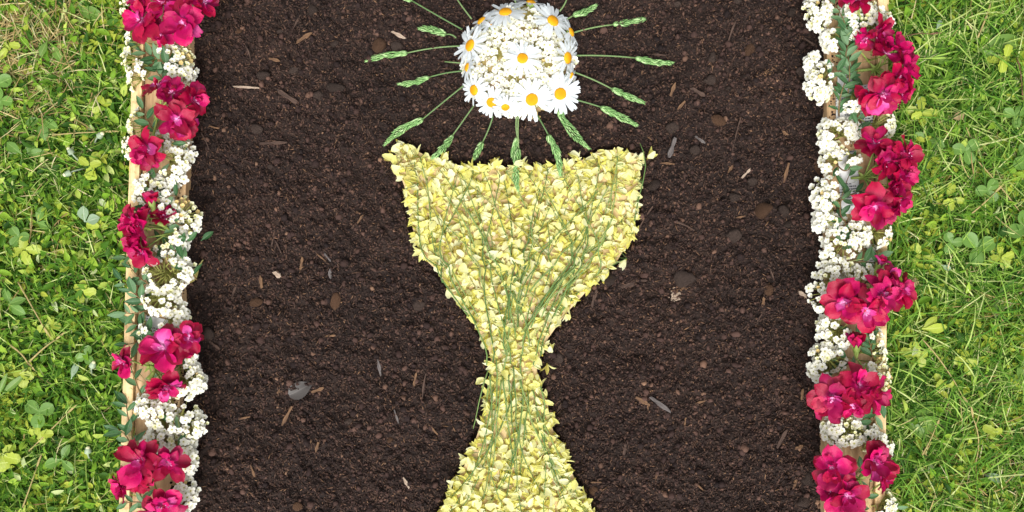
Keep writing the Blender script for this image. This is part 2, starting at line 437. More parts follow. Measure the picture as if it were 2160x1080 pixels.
# scattered shapes merged into one mesh (crumbs, fibres)
def rand_rot(n, flat=1.0):
    az = NR.uniform(0, 2 * PI, n); ay = NR.normal(0, flat, n); ax = NR.uniform(0, 2 * PI, n)
    ca, sa, cb, sb, cc, sc_ = np.cos(az), np.sin(az), np.cos(ay), np.sin(ay), np.cos(ax), np.sin(ax)
    Rm = np.empty((n, 3, 3))
    Rm[:, 0, 0] = ca * cb; Rm[:, 0, 1] = ca * sb * sc_ - sa * cc; Rm[:, 0, 2] = ca * sb * cc + sa * sc_
    Rm[:, 1, 0] = sa * cb; Rm[:, 1, 1] = sa * sb * sc_ + ca * cc; Rm[:, 1, 2] = sa * sb * cc - ca * sc_
    Rm[:, 2, 0] = -sb; Rm[:, 2, 1] = cb * sc_; Rm[:, 2, 2] = cb * cc
    return Rm
def scatter(base, faces, pos, Rm, scl, jit=0.0):
    n, k = len(pos), len(base)
    V = base[None] * (1 + NR.uniform(-jit, jit, (n, k, 1))) * scl[:, None, :]
    V = np.einsum('nij,nkj->nki', Rm, V) + pos[:, None, :]
    F = faces[None] + (np.arange(n) * k)[:, None, None]
    return V.reshape(-1, 3), F.reshape(-1, faces.shape[1])
OCT_V = np.array([(1, 0, 0), (0, 1, 0), (-1, 0, 0), (0, -1, 0), (0, 0, 1), (0, 0, -1)], float)
OCT_F = np.array([(0, 1, 4), (1, 2, 4), (2, 3, 4), (3, 0, 4), (1, 0, 5), (2, 1, 5), (3, 2, 5), (0, 3, 5)])

_bm = bmesh.new(); bmesh.ops.create_icosphere(_bm, subdivisions=2, radius=1); _bm.verts.index_update()
OCT_V2 = np.array([tuple(v.co) for v in _bm.verts]); OCT_F2 = np.array([[v.index for v in f.verts] for f in _bm.faces]); _bm.free()
def soil_points(n, y0=-70, y1=1150):
    px = NR.uniform(378, 1750, n); py = NR.uniform(y0, y1, n)
    k = ~in_chalice(px, py, 3); px, py = px[k], py[k]
    X, Y = (px - 1080) * S, (540 - py) * S
    return X, Y, soil_h(X, Y)
X, Y, Z = soil_points(70000)
r = 0.0008 + 0.0026 * NR.beta(1.2, 5, len(X))
scl = r[:, None] * NR.uniform(0.6, 1.5, (len(X), 3))
V1, F1 = scatter(OCT_V, OCT_F, np.stack([X, Y, Z + r * .5], -1), rand_rot(len(X)), scl, .3)
Xb, Yb, Zb = soil_points(2200)
rb = 0.0022 + 0.0045 * NR.beta(1.2, 4.5, len(Xb))
V1b, F1b = scatter(OCT_V2, OCT_F2, np.stack([Xb, Yb, Zb + rb * .25], -1), rand_rot(len(Xb)), rb[:, None] * NR.uniform(.6, 1.25, (len(Xb), 3)), .22)
tag(obj('soil_lumps', mesh_np('soil_lumps', V1b, F1b, MAT['soil_crumb'], False)), 'small dark soil lumps scattered over the bed', None, None, 'stuff')
# crumbs spilt on the inner edges of the boards
m = 900
px = np.where(NR.random(m) < .5, 400 - np.abs(NR.normal(0, 12, m)), 1738 + np.abs(NR.normal(0, 10, m))); py = NR.uniform(-40, 1120, m)
X2, Y2 = (px - 1080) * S, (540 - py) * S
r2 = NR.uniform(.0006, .0016, m)
V2, F2 = scatter(OCT_V, OCT_F, np.stack([X2, Y2, np.full(m, .0205) + r2 * .4], -1), rand_rot(m), r2[:, None] * NR.uniform(.6, 1.4, (m, 3)), .3)
X3, Y3, Z3 = soil_points(9000, 1150, 1750); X4, Y4, Z4 = soil_points(9000, -660, -70)
X5, Y5, Z5 = [np.concatenate(q) for q in ((X3, X4), (Y3, Y4), (Z3, Z4))]
r5 = NR.uniform(.0012, .0038, len(X5))
V3, F3 = scatter(OCT_V, OCT_F, np.stack([X5, Y5, Z5], -1), rand_rot(len(X5)), r5[:, None] * NR.uniform(.6, 1.4, (len(X5), 3)), .3)
F2 = F2 + len(V1); F3 = F3 + len(V1) + len(V2)
tag(obj('soil_crumbs', mesh_np('soil_crumbs', np.concatenate([V1, V2, V3]), np.concatenate([F1, F2, F3]), MAT['soil_crumb'])), 'fine dark soil crumbs covering the bed', None, None, 'stuff')

X, Y, Z = soil_points(50000)
L = 0.0018 + 0.005 * NR.beta(1.2, 5, len(X)) * 1.5
scl = np.stack([L, NR.uniform(.0005, .0011, len(X)), NR.uniform(.0003, .0008, len(X))], -1)
V1, F1 = scatter(OCT_V, OCT_F, np.stack([X, Y, Z + .0016], -1), rand_rot(len(X), .22), scl, .2)
tag(obj('mulch_fibres', mesh_np('mulch_fibres', V1, F1, MAT['fibre'])), 'tiny wood and bark fibres scattered through the soil', None, None, 'stuff')

# boards along both sides of the bed
def box(x0, x1, y0, y1, z0, z1, nseg=1, wob=0.0):
    V, F = [], []
    for i in range(nseg + 1):
        y = y0 + (y1 - y0) * i / nseg
        d0, d1 = R.uniform(-wob, wob), R.uniform(-wob, wob)
        for (x, z) in ((x0 + d0, z0), (x1 + d1, z0), (x1 + d1, z1), (x0 + d0, z1)): V.append((x, y, z))
    for i in range(nseg):
        a, b = i * 4, i * 4 + 4
        for k in range(4): F.append((a + k, a + (k + 1) % 4, b + (k + 1) % 4, b + k))
    F.append((3, 2, 1, 0)); n = nseg * 4; F.append((n, n + 1, n + 2, n + 3))
    return V, F
BT = 0.020                                   # board top
def add_board(ax, bx, ang, name, label, outer):
    o = empty(name, ((ax + bx) / 2, 0, 0), label, 'board', 'boards edging the bed'); w = bx - ax
    o.rotation_euler.z = ang
    V, F = box(-w / 2, w / 2, -1.0, 1.0, -0.022, BT, 40, 0.0008)
    obj('plank', mesh('plank', V, F, MAT['board'], smooth=False), o)
    s = -1 if outer == 'left' else 1
    x0 = s * (w / 2 + 0.0015); x1 = x0 + s * 0.0125
    V, F = box(min(x0, x1), max(x0, x1), -1.0, 1.0, -0.022, BT + 0.006, 40, 0.0004)
    obj('edge_strip', mesh('edge_strip', V, F, MAT['board_edge'], smooth=False), o)
k = (H - BT) / H
add_board((295 - 1080) * S * k, (388 - 1080) * S * k, -0.030, 'wooden_board', 'long pale wooden board under the flower border on the left of the soil', 'left')
add_board((1742 - 1080) * S * k, (1843 - 1080) * S * k, -0.006, 'wooden_board', 'long pale wooden board with newspaper strips, on the right of the soil', 'right')

# paper strips on the boards
def paper(px, py, w, l, rot, label):
    V, F = [], []; nx, ny = 4, 10
    for j in range(ny + 1):
        for i in range(nx + 1):
            u, v = i / nx - .5, j / ny - .5
            V.append((u * w * S + .0006 * math.sin(9 * v), v * l * S, .0008 + .0016 * (1 + math.sin(11 * v + 3 * u)) * abs(u)))
    for j in range(ny):
        for i in range(nx):
            a = j * (nx + 1) + i; F.append((a, a + 1, a + nx + 2, a + nx + 1))
    o = obj('newspaper_strip', mesh('newspaper_strip', V, F, MAT['newsprint']), None, frame_x(P(px, py, BT + .001), math.radians(rot), 0))
    tag(o, label, 'newspaper', 'newspaper strips on the boards')
paper(1790, 385, 40, 130, 4, 'white printed newspaper strip beside the biggest geranium cluster on the right board')
paper(1782, 195, 36, 110, -2, 'white newspaper strip under the leaves near the top of the right board')
paper(1826, 225, 26, 90, 6, 'narrow newspaper strip beside the upper geraniums on the right board')
paper(1845, 545, 30, 60, 8, 'small newspaper scrap above the middle geraniums on the right board')
paper(1808, 30, 30, 80, 0, 'newspaper scrap under the topmost geranium of the right board')
paper(330, 690, 50, 40, -12, 'small crumpled newspaper scrap on the left board')
paper(1800, 912, 60, 40, 15, 'newspaper scrap under the white clusters near the foot of the right board')

# chalice cut-out
ysamp = list(range(330, 1170, 20))
outl = [(xl(y), y) for y in ysamp] + [(xr(y), y) for y in reversed(ysamp)] + [(x, ytop(x)) for x in range(1362, 822, -20)]
outl = [(x * 0.985 + 1092 * 0.015, y + 2) for x, y in outl]
bz, tz = 0.0, 0.0065
V = [P(x, y, 0).xy.to_3d() + Vector((0, 0, bz)) for x, y in outl] + [P(x, y, 0).xy.to_3d() + Vector((0, 0, tz)) for x, y in outl]
n_ = len(outl)
F = [tuple(range(n_, 2 * n_)), tuple(range(n_))[::-1]] + [(i, (i + 1) % n_, n_ + (i + 1) % n_, n_ + i) for i in range(n_)]
me = mesh('chalice_board', V, F, MAT['carton'], smooth=False)
bm = bmesh.new(); bm.from_mesh(me); bmesh.ops.triangulate(bm, faces=[f for f in bm.faces if len(f.verts) > 4]); bmesh.ops.recalc_face_normals(bm, faces=bm.faces); bm.to_mesh(me); bm.free()
tag(obj('chalice_board', me), 'tan chalice-shaped cut-out lying under the yellow broom flowers', 'cut-out')

# ------------------------------------------------------------------ lawn (stuff)
def lawn_points(n, wide=False):
    """random points on both lawns; returns px arrays"""
    if not wide:
        side = NR.random(n) < .5
        px = np.where(side, NR.uniform(-90, 292, n), NR.uniform(1846, 2250, n)); py = NR.uniform(-90, 1170, n)
    else:
        side = NR.random(n) < .5
        px = np.where(side, NR.uniform(-560, 292, n), NR.uniform(1846, 2700, n)); py = NR.uniform(-560, 1640, n)
        k = ~((px > -80) & (px < 2240) & (py > -80) & (py < 1160)); px, py = px[k], py[k]
    return px, py
def strips(base, pos, az, tilt, L, Wd, bend, droop, nseg=3):
    """blades: n strips of nseg segments. tilt = start elevation, droop = change of elevation"""
    n = len(pos); k = nseg + 1
    V = np.empty((n, k, 2, 3)); c = pos.copy(); a = az.copy(); e = tilt.copy()
    for i in range(k):
        t = i / nseg
        w = Wd * (0.75 + .5 * t - 1.15 * t * t)
        sx, sy = -np.sin(a) * w / 2, np.cos(a) * w / 2
        V[:, i, 0] = c + np.stack([sx, sy, 0 * sx], -1); V[:, i, 1] = c - np.stack([sx, sy, 0 * sx - .0004], -1)
        st = L / nseg
        c = c + np.stack([np.cos(a) * np.cos(e) * st, np.sin(a) * np.cos(e) * st, np.sin(e) * st], -1)
        c[:, 2] = np.maximum(c[:, 2], -.012)
        a = a + bend / nseg; e = e - droop / nseg
    q = np.array([(2 * i, 2 * i + 1, 2 * i + 3, 2 * i + 2) for i in range(nseg)])
    F = q[None] + (np.arange(n) * k * 2)[:, None, None]
    return V.reshape(-1, 3), F.reshape(-1, 4)
def cat(*VF):
    Vs, Fs, b = [], [], 0
    for V, F in VF: Vs.append(V); Fs.append(F + b); b += len(V)
    return np.concatenate(Vs), np.concatenate(Fs)
def blades(px, py, Lr, Wr, tl, zlo=-.014, zhi=.012):
    n = len(px); pos = np.stack([(px - 1080) * S, (540 - py) * S, NR.uniform(zlo, zhi, n)], -1)
    return strips(None, pos, NR.uniform(0, 2 * PI, n), NR.uniform(*tl, n), NR.uniform(*Lr, n), NR.uniform(*Wr, n), NR.normal(0, .28, n), NR.uniform(.1, 1.1, n))
px, py = lawn_points(30000)
A = blades(px, py, (.014, .045), (.0010, .0024), (.1, 1.0))
kk = (px > 1000) & (NR.random(len(px)) < .22)
A2 = blades(px[kk], py[kk], (.04, .075), (.0011, .0024), (.15, .6), .0, .018)
px, py = lawn_points(15000, True)
B = blades(px, py, (.03, .07), (.003, .006), (.2, 1.1))
tag(obj('lawn_grass', mesh_np('lawn_grass', *cat(A, A2, B), MAT['grass'], True)), 'short green grass blades of the lawn beside the bed', None, None, 'stuff')

px, py = lawn_points(9000)
dens = vnoise(px * S, py * S, 11, 21); dry = np.where(px < 1000, np.clip(1.6 - np.hypot(px, py * .9) / 230, 0, 1), np.clip((py - 700) / 700, 0, .5))
keep = NR.random(len(px)) < np.clip((dens - .35) * .9 + dry, .08, 1); px, py = px[keep], py[keep]
m = 2600; ex_, ey_ = NR.normal(30, 95, m), NR.normal(40, 110, m); kk = (ex_ < 235) & (ex_ > -90) & (ey_ > -90)
px, py = np.concatenate([px, ex_[kk]]), np.concatenate([py, ey_[kk]])
A = blades(px, py, (.012, .045), (.0008, .0019), (-.05, .6), -.008, .018)
px, py = lawn_points(2500, True)
B = blades(px, py, (.02, .06), (.002, .004), (0, .6))
tag(obj('dry_grass', mesh_np('dry_grass', *cat(A, B), MAT['straw'], True)), 'dry straw-coloured grass lying through the lawn', None, None, 'stuff')

LEAF_PROF = [.10, .62, .95, 1.0, .78, .12]
def leafcloud(px, py, Lr, asp, zr, tl, cup=.35, curl=-.5):
    V0, F0, T0, W0 = petal(1, 1, LEAF_PROF, cup, curl, 4, 1)
    V0 = np.array(V0, float); F0 = np.array(F0)
    n = len(px); L = NR.uniform(*Lr, n); Wd = L * NR.uniform(*asp, n)
    az = NR.uniform(0, 2 * PI, n); el = NR.uniform(*tl, n); ro = NR.normal(0, .45, n)
    Rm = np.empty((n, 3, 3)); ca, sa, ce, se, cr, sr = np.cos(az), np.sin(az), np.cos(el), np.sin(el), np.cos(ro), np.sin(ro)
    # columns: local x, y, z
    ex = np.stack([ca * ce, sa * ce, se], -1); ey0 = np.stack([-sa, ca, 0 * sa], -1); ez0 = np.cross(ex, ey0)
    ey = ey0 * cr[:, None] + ez0 * sr[:, None]; ez = np.cross(ex, ey)
    Rm[:, :, 0], Rm[:, :, 1], Rm[:, :, 2] = ex, ey, ez
    pos = np.stack([(px - 1080) * S, (540 - py) * S, NR.uniform(*zr, n)], -1)
    return scatter(V0, F0, pos, Rm, np.stack([L, Wd, L], -1))
px, py = lawn_points(21000)
dl = np.clip(1.2 - np.hypot(px, py * .9) / 230, 0, 1) * (px < 1000)
keep = np.where(px < 1000, NR.random(len(px)) < .95 - .75 * dl, NR.random(len(px)) < .30); px, py = px[keep], py[keep]
A = leafcloud(px, py, (.007, .018), (.32, .56), (-.014, .020), (-.2, 1.0))
px, py = lawn_points(9000, True)
B = leafcloud(px, py, (.016, .04), (.4, .6), (-.012, .014), (-.1, .9))
tag(obj('lawn_weeds', mesh_np('lawn_weeds', *cat(A, B), MAT['weed_leaf'], True)), 'small oval weed leaves growing thickly through the lawn', None, None, 'stuff')
px, py = lawn_points(5200)
dens = vnoise(px * S, py * S, 14, 33); keep = NR.random(len(px)) < np.clip((dens - .48) * 3, .03, 1); px, py = px[keep], py[keep]
A = leafcloud(np.repeat(px, 3) + NR.normal(0, 4, len(px) * 3), np.repeat(py, 3) + NR.normal(0, 4, len(px) * 3), (.007, .014), (.4, .65), (.0, .018), (-.1, .8))
tag(obj('lime_weeds', mesh_np('lime_weeds', *A, MAT['lime_leaf'], True)), 'tiny yellow-green leaves in patches of the lawn', None, None, 'stuff')

# ------------------------------------------------------------------ lawn plants that can be told apart
def leaf_mesh(name, prof, asp, mat, cup=.25, curl=-.4, wav=.02, n=7, notch=0):
    V, F, T, W = petal(1, asp, prof, cup, curl, n, 2, wav, R.uniform(0, 6), notch)
    return mesh(name, V, F, mat, T, True, None, W)
CLV = leaf_mesh('leaflet', [.10, .6, .92, 1.0, .9, .40], .86, MAT['clover'], .2, -.3, .015, 6, .05)
def clover(px, py, r, rot, label, z=.024):
    o = empty('clover_plant', P(px, py, 0), label, 'clover', 'clover plants in the lawn')
    b = MB(); b.add(*tube(bez((.006, -.004, -.02), (.004, 0, z * .6), (0, 0, z)), .0007, .0006)[:2])
    obj('stalk', b.mesh('stalk', MAT['clover']), o)
    for i in range(3):
        a = math.radians(rot + 120 * i + R.uniform(-10, 10))
        obj('leaflet', CLV, o, frame_x((0, 0, z), a, R.uniform(.05, .3), R.uniform(-.2, .2), r * S))
clover(2040, 522, 38, 20, 'large three-leaf clover in the middle of the grass right of the bed', .024)
clover(2138, 482, 38, 80, 'large clover cut by the right picture edge, level with the middle geraniums')
clover(2018, 322, 30, 170, 'small clover in the grass beside the biggest geranium cluster')
clover(2064, 405, 28, 60, 'small round-leaved clover above the large clover right of the bed')
clover(2146, 338, 34, 100, 'pale clover at the right picture edge above the large clovers')
clover(1988, 512, 24, 10, 'small clover close to the large three-leaf clover, on its side towards the bed')
clover(2118, 250, 26, 45, 'small clover high in the grass near the right picture edge')
clover(16, 186, 34, 150, 'round-leaved clover at the left picture edge near the yellowed grass')
clover(104, 862, 34, 20, 'pale clover in the lower grass left of the bed')
clover(200, 745, 22, 70, 'small clover in the left grass beside the lower geraniums')
clover(24, 218, 26, 0, 'smaller clover just below the clover at the left picture edge')
clover(60, 500, 24, 120, 'small clover in the left grass level with the third geranium cluster')

PLP = [.14, .22, .72, 1.0, .96, .68, .08]
def plantain(px, py, leaves, label, z=.014, mat='plantain', asp=.40, name='broadleaf_weed'):
    o = empty(name, P(px, py, 0), label, 'weed', 'broad-leaved weeds in the lawn')
    for (rot, L) in leaves:
        obj('leaf', leaf_mesh('leaf', PLP, asp * R.uniform(.85, 1.15), MAT[mat]), o, frame_x((0, 0, R.uniform(z * .6, z * 1.3)), math.radians(rot), R.uniform(.12, .3), R.uniform(-.25, .25), L * S))
plantain(1895, 880, [(28, 78), (-12, 100), (8, 92), (-40, 60)], 'broad plantain rosette beside the right board near the lower geraniums', .02)
plantain(1930, 125, [(20, 70), (-8, 62), (60, 55)], 'broad-leaved weed beside the top geraniums on the right')
plantain(2050, 110, [(12, 95), (-30, 50)], 'long-leaved weed in the upper right grass')
plantain(1925, 690, [(2, 52), (40, 40)], 'pale broad leaf in the grass below the middle right geraniums', .024, 'lime')
plantain(2090, 620, [(-50, 60), (-95, 50), (40, 48)], 'broad-leaved weed below the large clovers on the right')
plantain(2150, 820, [(150, 60), (100, 70)], 'broad leaf at the right picture edge low in the grass')
plantain(2110, 1010, [(30, 46), (160, 50)], 'dull broad leaf in the lower right grass', .016, 'dull_leaf')
plantain(1940, 300, [(-20, 40), (60, 40), (150, 30)], 'round-leaved weed touching the second right geranium cluster', .018, 'clover', .7)
plantain(170, 25, [(-15, 62), (30, 40)], 'broad leaf at the top of the left grass')
plantain(120, 95, [(-60, 50), (-110, 36)], 'long leaf in the upper left grass', .02)
plantain(70, 330, [(60, 44), (10, 40), (140, 38)], 'upright oval weed leaves in the left grass above the white buds', .022, 'clover', .5)
plantain(105, 255, [(-80, 46), (-30, 40), (200, 36)], 'oval weed in the left grass level with the second geranium cluster', .022, 'clover', .52)
plantain(200, 470, [(100, 34), (20, 30)], 'greyish oval leaf near the middle left geraniums', .024, 'dull_leaf', .7)
plantain(20, 830, [(40, 66), (65, 54)], 'grass-like broad leaf at the lower left picture edge', .02, 'plantain', .22)
plantain(95, 470, [(70, 36), (170, 30), (-20, 32)], 'oval weed in the middle of the left grass', .024, 'clover', .6)
plantain(40, 640, [(20, 38), (-30, 40), (110, 36)], 'oval weed in the left grass level with the white arcs', .022, 'clover', .5)
plantain(150, 960, [(60, 36), (-40, 34), (200, 40)], 'oval weed in the bottom left grass', .022, 'clover', .55)

LIMEP = [.2, .7, .6, 1.0, .7, .9, .3]
def lime_weed(px, py, n, L, label):
    o = empty('lobed_weed', P(px, py, 0), label, 'weed', 'yellow-green lobed weeds in the lawn')
    for i in range(n):
        obj('leaf', leaf_mesh('leaf', LIMEP, .75, MAT['lime'], .15, -.3, .05, 8), o, frame_x((R.uniform(-6, 6) * S, R.uniform(-6, 6) * S, R.uniform(.018, .026)), 2 * PI * i / n + R.uniform(-.4, .4), R.uniform(0, .25), R.uniform(-.3, .3), L * S * R.uniform(.8, 1.1)))
for (x, y, n_, L, lab) in [
    (222, 478, 4, 26, 'yellow-green lobed weed beside the third left geranium cluster'),
    (72, 528, 5, 30, 'yellow-green lobed weed in the middle of the left grass'),
    (190, 615, 4, 26, 'yellow-green lobed weed in the left grass beside the white arcs'),
    (118, 685, 4, 28, 'yellow-green lobed weed in the left grass above the lower geraniums'),
    (66, 790, 4, 30, 'bright lime lobed weed in the lower left grass'),
    (24, 955, 6, 34, 'large patch of lime lobed leaves at the lower left picture edge'),
    (104, 905, 4, 26, 'lime lobed weed below the lower left clover'),
    (210, 355, 5, 30, 'lime lobed weed in the left grass beside the second geranium cluster'),
    (232, 232, 3, 24, 'small lime leaf in the left grass near the top board gap'),
    (34, 108, 3, 26, 'lime lobed leaf among the yellowed grass at top left'),
    (1925, 245, 5, 30, 'lime lobed weed beside the upper right geraniums'),
    (2094, 540, 5, 30, 'lime lobed weed between the large clovers on the right'),
    (1990, 420, 4, 26, 'lime lobed weed above the large clover on the right'),
    (1930, 540, 3, 24, 'lime lobed weed close to the right board above the middle geraniums'),
    (2020, 760, 4, 28, 'lime lobed weed in the middle of the lower right grass'),
    (1975, 800, 3, 26, 'lime lobed weed above the plantain rosette'),
    (2080, 900, 4, 26, 'lime lobed weed in the lower right grass away from the board'),
    (1920, 745, 4, 30, 'lime lobed weed beside the single pink bud on the right'),
    (2095, 130, 4, 26, 'lime lobed weed high in the right grass')]:
    lime_weed(x, y, n_, L, lab)

def straw(pts, r, label, mat='straw', z=.024):
    q = [P(x, y, z + R.uniform(-.004, .004)) for x, y in pts]; c = q[0].copy(); c.z = 0
    o = empty('dry_stem', c, label, 'dry stem', 'dry grass stems in the lawn')
    b = MB(); b.add(*tube(bez(q[0] - c, q[len(q) // 2] - c + Vector((.002, .002, .002)), q[-1] - c, 8), r, r * .6)[:2])
    obj('stem', b.mesh('stem', MAT[mat]), o)
    b = MB(); b.add(*petal(.016, .003, [.4, 1, .8, .1], .3, -.3, 4, 1)[:2], M=frame_x(q[-1] - c, math.atan2((q[-1] - q[0]).y, (q[-1] - q[0]).x), 0))
    obj('tip', b.mesh('tip', MAT[mat]), o)
straw([(38, 595), (60, 640), (92, 690)], .0012, 'pale straw stem slanting through the middle left grass')
straw([(60, 952), (100, 915), (142, 872)], .0010, 'long straw stem below the lower left clover')
straw([(48, 1070), (62, 1030), (78, 985)], .0010, 'thin pale stem at the bottom of the left grass')
straw([(22, 728), (48, 750), (58, 765)], .0014, 'thick dry stalk at the left edge above the lime weed')
straw([(62, 763), (90, 735), (118, 716)], .0012, 'dry tan stalk in the left grass, crossing the thick one')
straw([(110, 285), (160, 283), (222, 278)], .0009, 'straight pale straw lying level in the upper left grass')
straw([(2020, 300), (2080, 360), (2150, 445)], .0009, 'long thin straw running down the right grass past the clovers')
straw([(1945, 715), (1990, 770), (2030, 835)], .0010, 'pale straw slanting below the middle right geraniums')
straw([(2058, 975), (2068, 930), (2052, 880)], .0010, 'upright straw in the bottom right grass')
straw([(1880, 85), (1930, 70), (1962, 72)], .0008, 'reddish straw lying beside the top right geraniums', 'chip_tan')
straw([(2062, 80), (2072, 50), (2082, 30)], .0014, 'thick pale straw at the top of the right grass')
straw([(2145, 120), (2150, 160), (2156, 190)], .0012, 'tan straw at the upper right picture edge', 'chip_tan')
straw([(2050, 450), (2080, 425), (2100, 405)], .0010, 'straw between the clovers on the right')
straw([(1945, 960), (1960, 930), (1972, 905)], .0010, 'pale straw below the plantain rosette')

def bud(px, py, ang, label):
    c = P(px, py, 0); o = empty('white_bud', c, label, 'bud', 'greyish flower buds in the left grass')
    a = math.radians(ang); d = Vector((math.cos(a), math.sin(a), 0))
    b = MB(); b.add(*tube(bez(-d * .016 + Vector((0, 0, .006)), -d * .006 + Vector((0, 0, .026)), Vector((0, 0, .026))), .0011)[:2]); obj('stalk', b.mesh('stalk', MAT['dull_leaf']), o)
    V, F = dome(.0042, .008, 4, 8, .06); b = MB(); b.add(V, F, M=frame((0, 0, .026), d + Vector((0, 0, .5)))); h = obj('bud_head', b.mesh('bud_head', MAT['dull_leaf']), o)
    V, F = dome(.0026, .0022, 2, 8, .1); b = MB(); b.add(V, F, M=frame(Vector((0, 0, .026)) + (d + Vector((0, 0, .5))).normalized() * .0068, d + Vector((0, 0, .5)))); obj('petal_tuft', b.mesh('petal_tuft', MAT['cream_petal']), h)
bud(172, 328, 120, 'upper greyish flower bud on a bent stalk in the left grass')
bud(168, 368, -150, 'lower greyish flower bud in the left grass')
bud(228, 293, 30, 'greyish bud close to the board beside the second left geraniums')
bud(214, 768, 60, 'pale bud in the left grass beside the lower geraniums')
bud(205, 945, 80, 'pale bud in the left grass above the bottom geraniums')
def one_leaf(name, px, py, L, rot, mat, label, asp=.5, z=.024, cup=.3, prof=PLP, curl=-.4, group='single fallen leaves'):
    o = obj(name, leaf_mesh(name, prof, asp, MAT[mat], cup, curl, .04), None, frame_x(P(px, py, z), math.radians(rot), .06, 0, L * S)); tag(o, label, 'leaf', group)
one_leaf('fallen_leaf', 2005, 250, 32, 15, 'dry_leaf', 'curled dry tan leaf in the grass right of the second geraniums', .55)
one_leaf('fallen_leaf', 1928, 608, 22, 80, 'dry_leaf', 'pale withered petal-like leaf beside the middle right geraniums', .7)
one_leaf('fallen_leaf', 1975, 62, 24, 60, 'dull_leaf', 'whitish leaf in the grass at the top right', .5)
one_leaf('fallen_leaf', 1932, 222, 26, 40, 'dull_leaf', 'grey-green oval leaf just right of the upper geraniums', .65)
one_leaf('fallen_leaf', 1985, 560, 24, -20, 'dull_leaf', 'whitish leaf in the grass below the large clover', .5)
one_leaf('fallen_leaf', 150, 800, 40, 70, 'dull_leaf', 'pale grey leaf lying in the left grass near the lower geraniums', .35)

# ------------------------------------------------------------------ soil litter
CLODS = []
def ico_noise(seed):
    bm = bmesh.new(); bmesh.ops.create_icosphere(bm, subdivisions=3, radius=1); rr = random.Random(seed)
    k = [Vector((rr.uniform(-1, 1), rr.uniform(-1, 1), rr.uniform(-1, 1))).normalized() for _ in range(11)]
    for v in bm.verts:
        d = v.co.normalized(); f = 1.0
        for i, q in enumerate(k):
            f -= .55 * max(0, d.dot(q) - .6) * (1 if i % 3 else -.7)
        v.co = d * (f + rr.uniform(-.05, .05))
    me = bpy.data.meshes.new('soil_clod'); bm.to_mesh(me); bm.free()
    me.polygons.foreach_set('use_smooth', [True] * len(me.polygons)); return me
for mn in ('clod', 'clod_tan'):
    for s_ in range(4):
        m_ = ico_noise(s_ + (7 if mn == 'clod_tan' else 0)); m_.materials.append(MAT[mn]); CLODS.append(m_)
def clod(px, py, w, h, rot, tan, label):
    X, Y = (px - 1080) * S, (540 - py) * S
    z = float(soil_h(np.array([X]), np.array([Y]))[0]); r = w * S / 2
    o = obj('soil_clod', CLODS[(4 if tan else 0) + R.randrange(4)], None, Matrix.LocRotScale(Vector((X, Y, z + r * .25)), Quaternion((0, 0, 1), math.radians(rot)), Vector((r, h * S / 2, min(r, h * S / 2) * .85))))
    tag(o, label, 'clod', 'soil clods and pebbles on the bed')
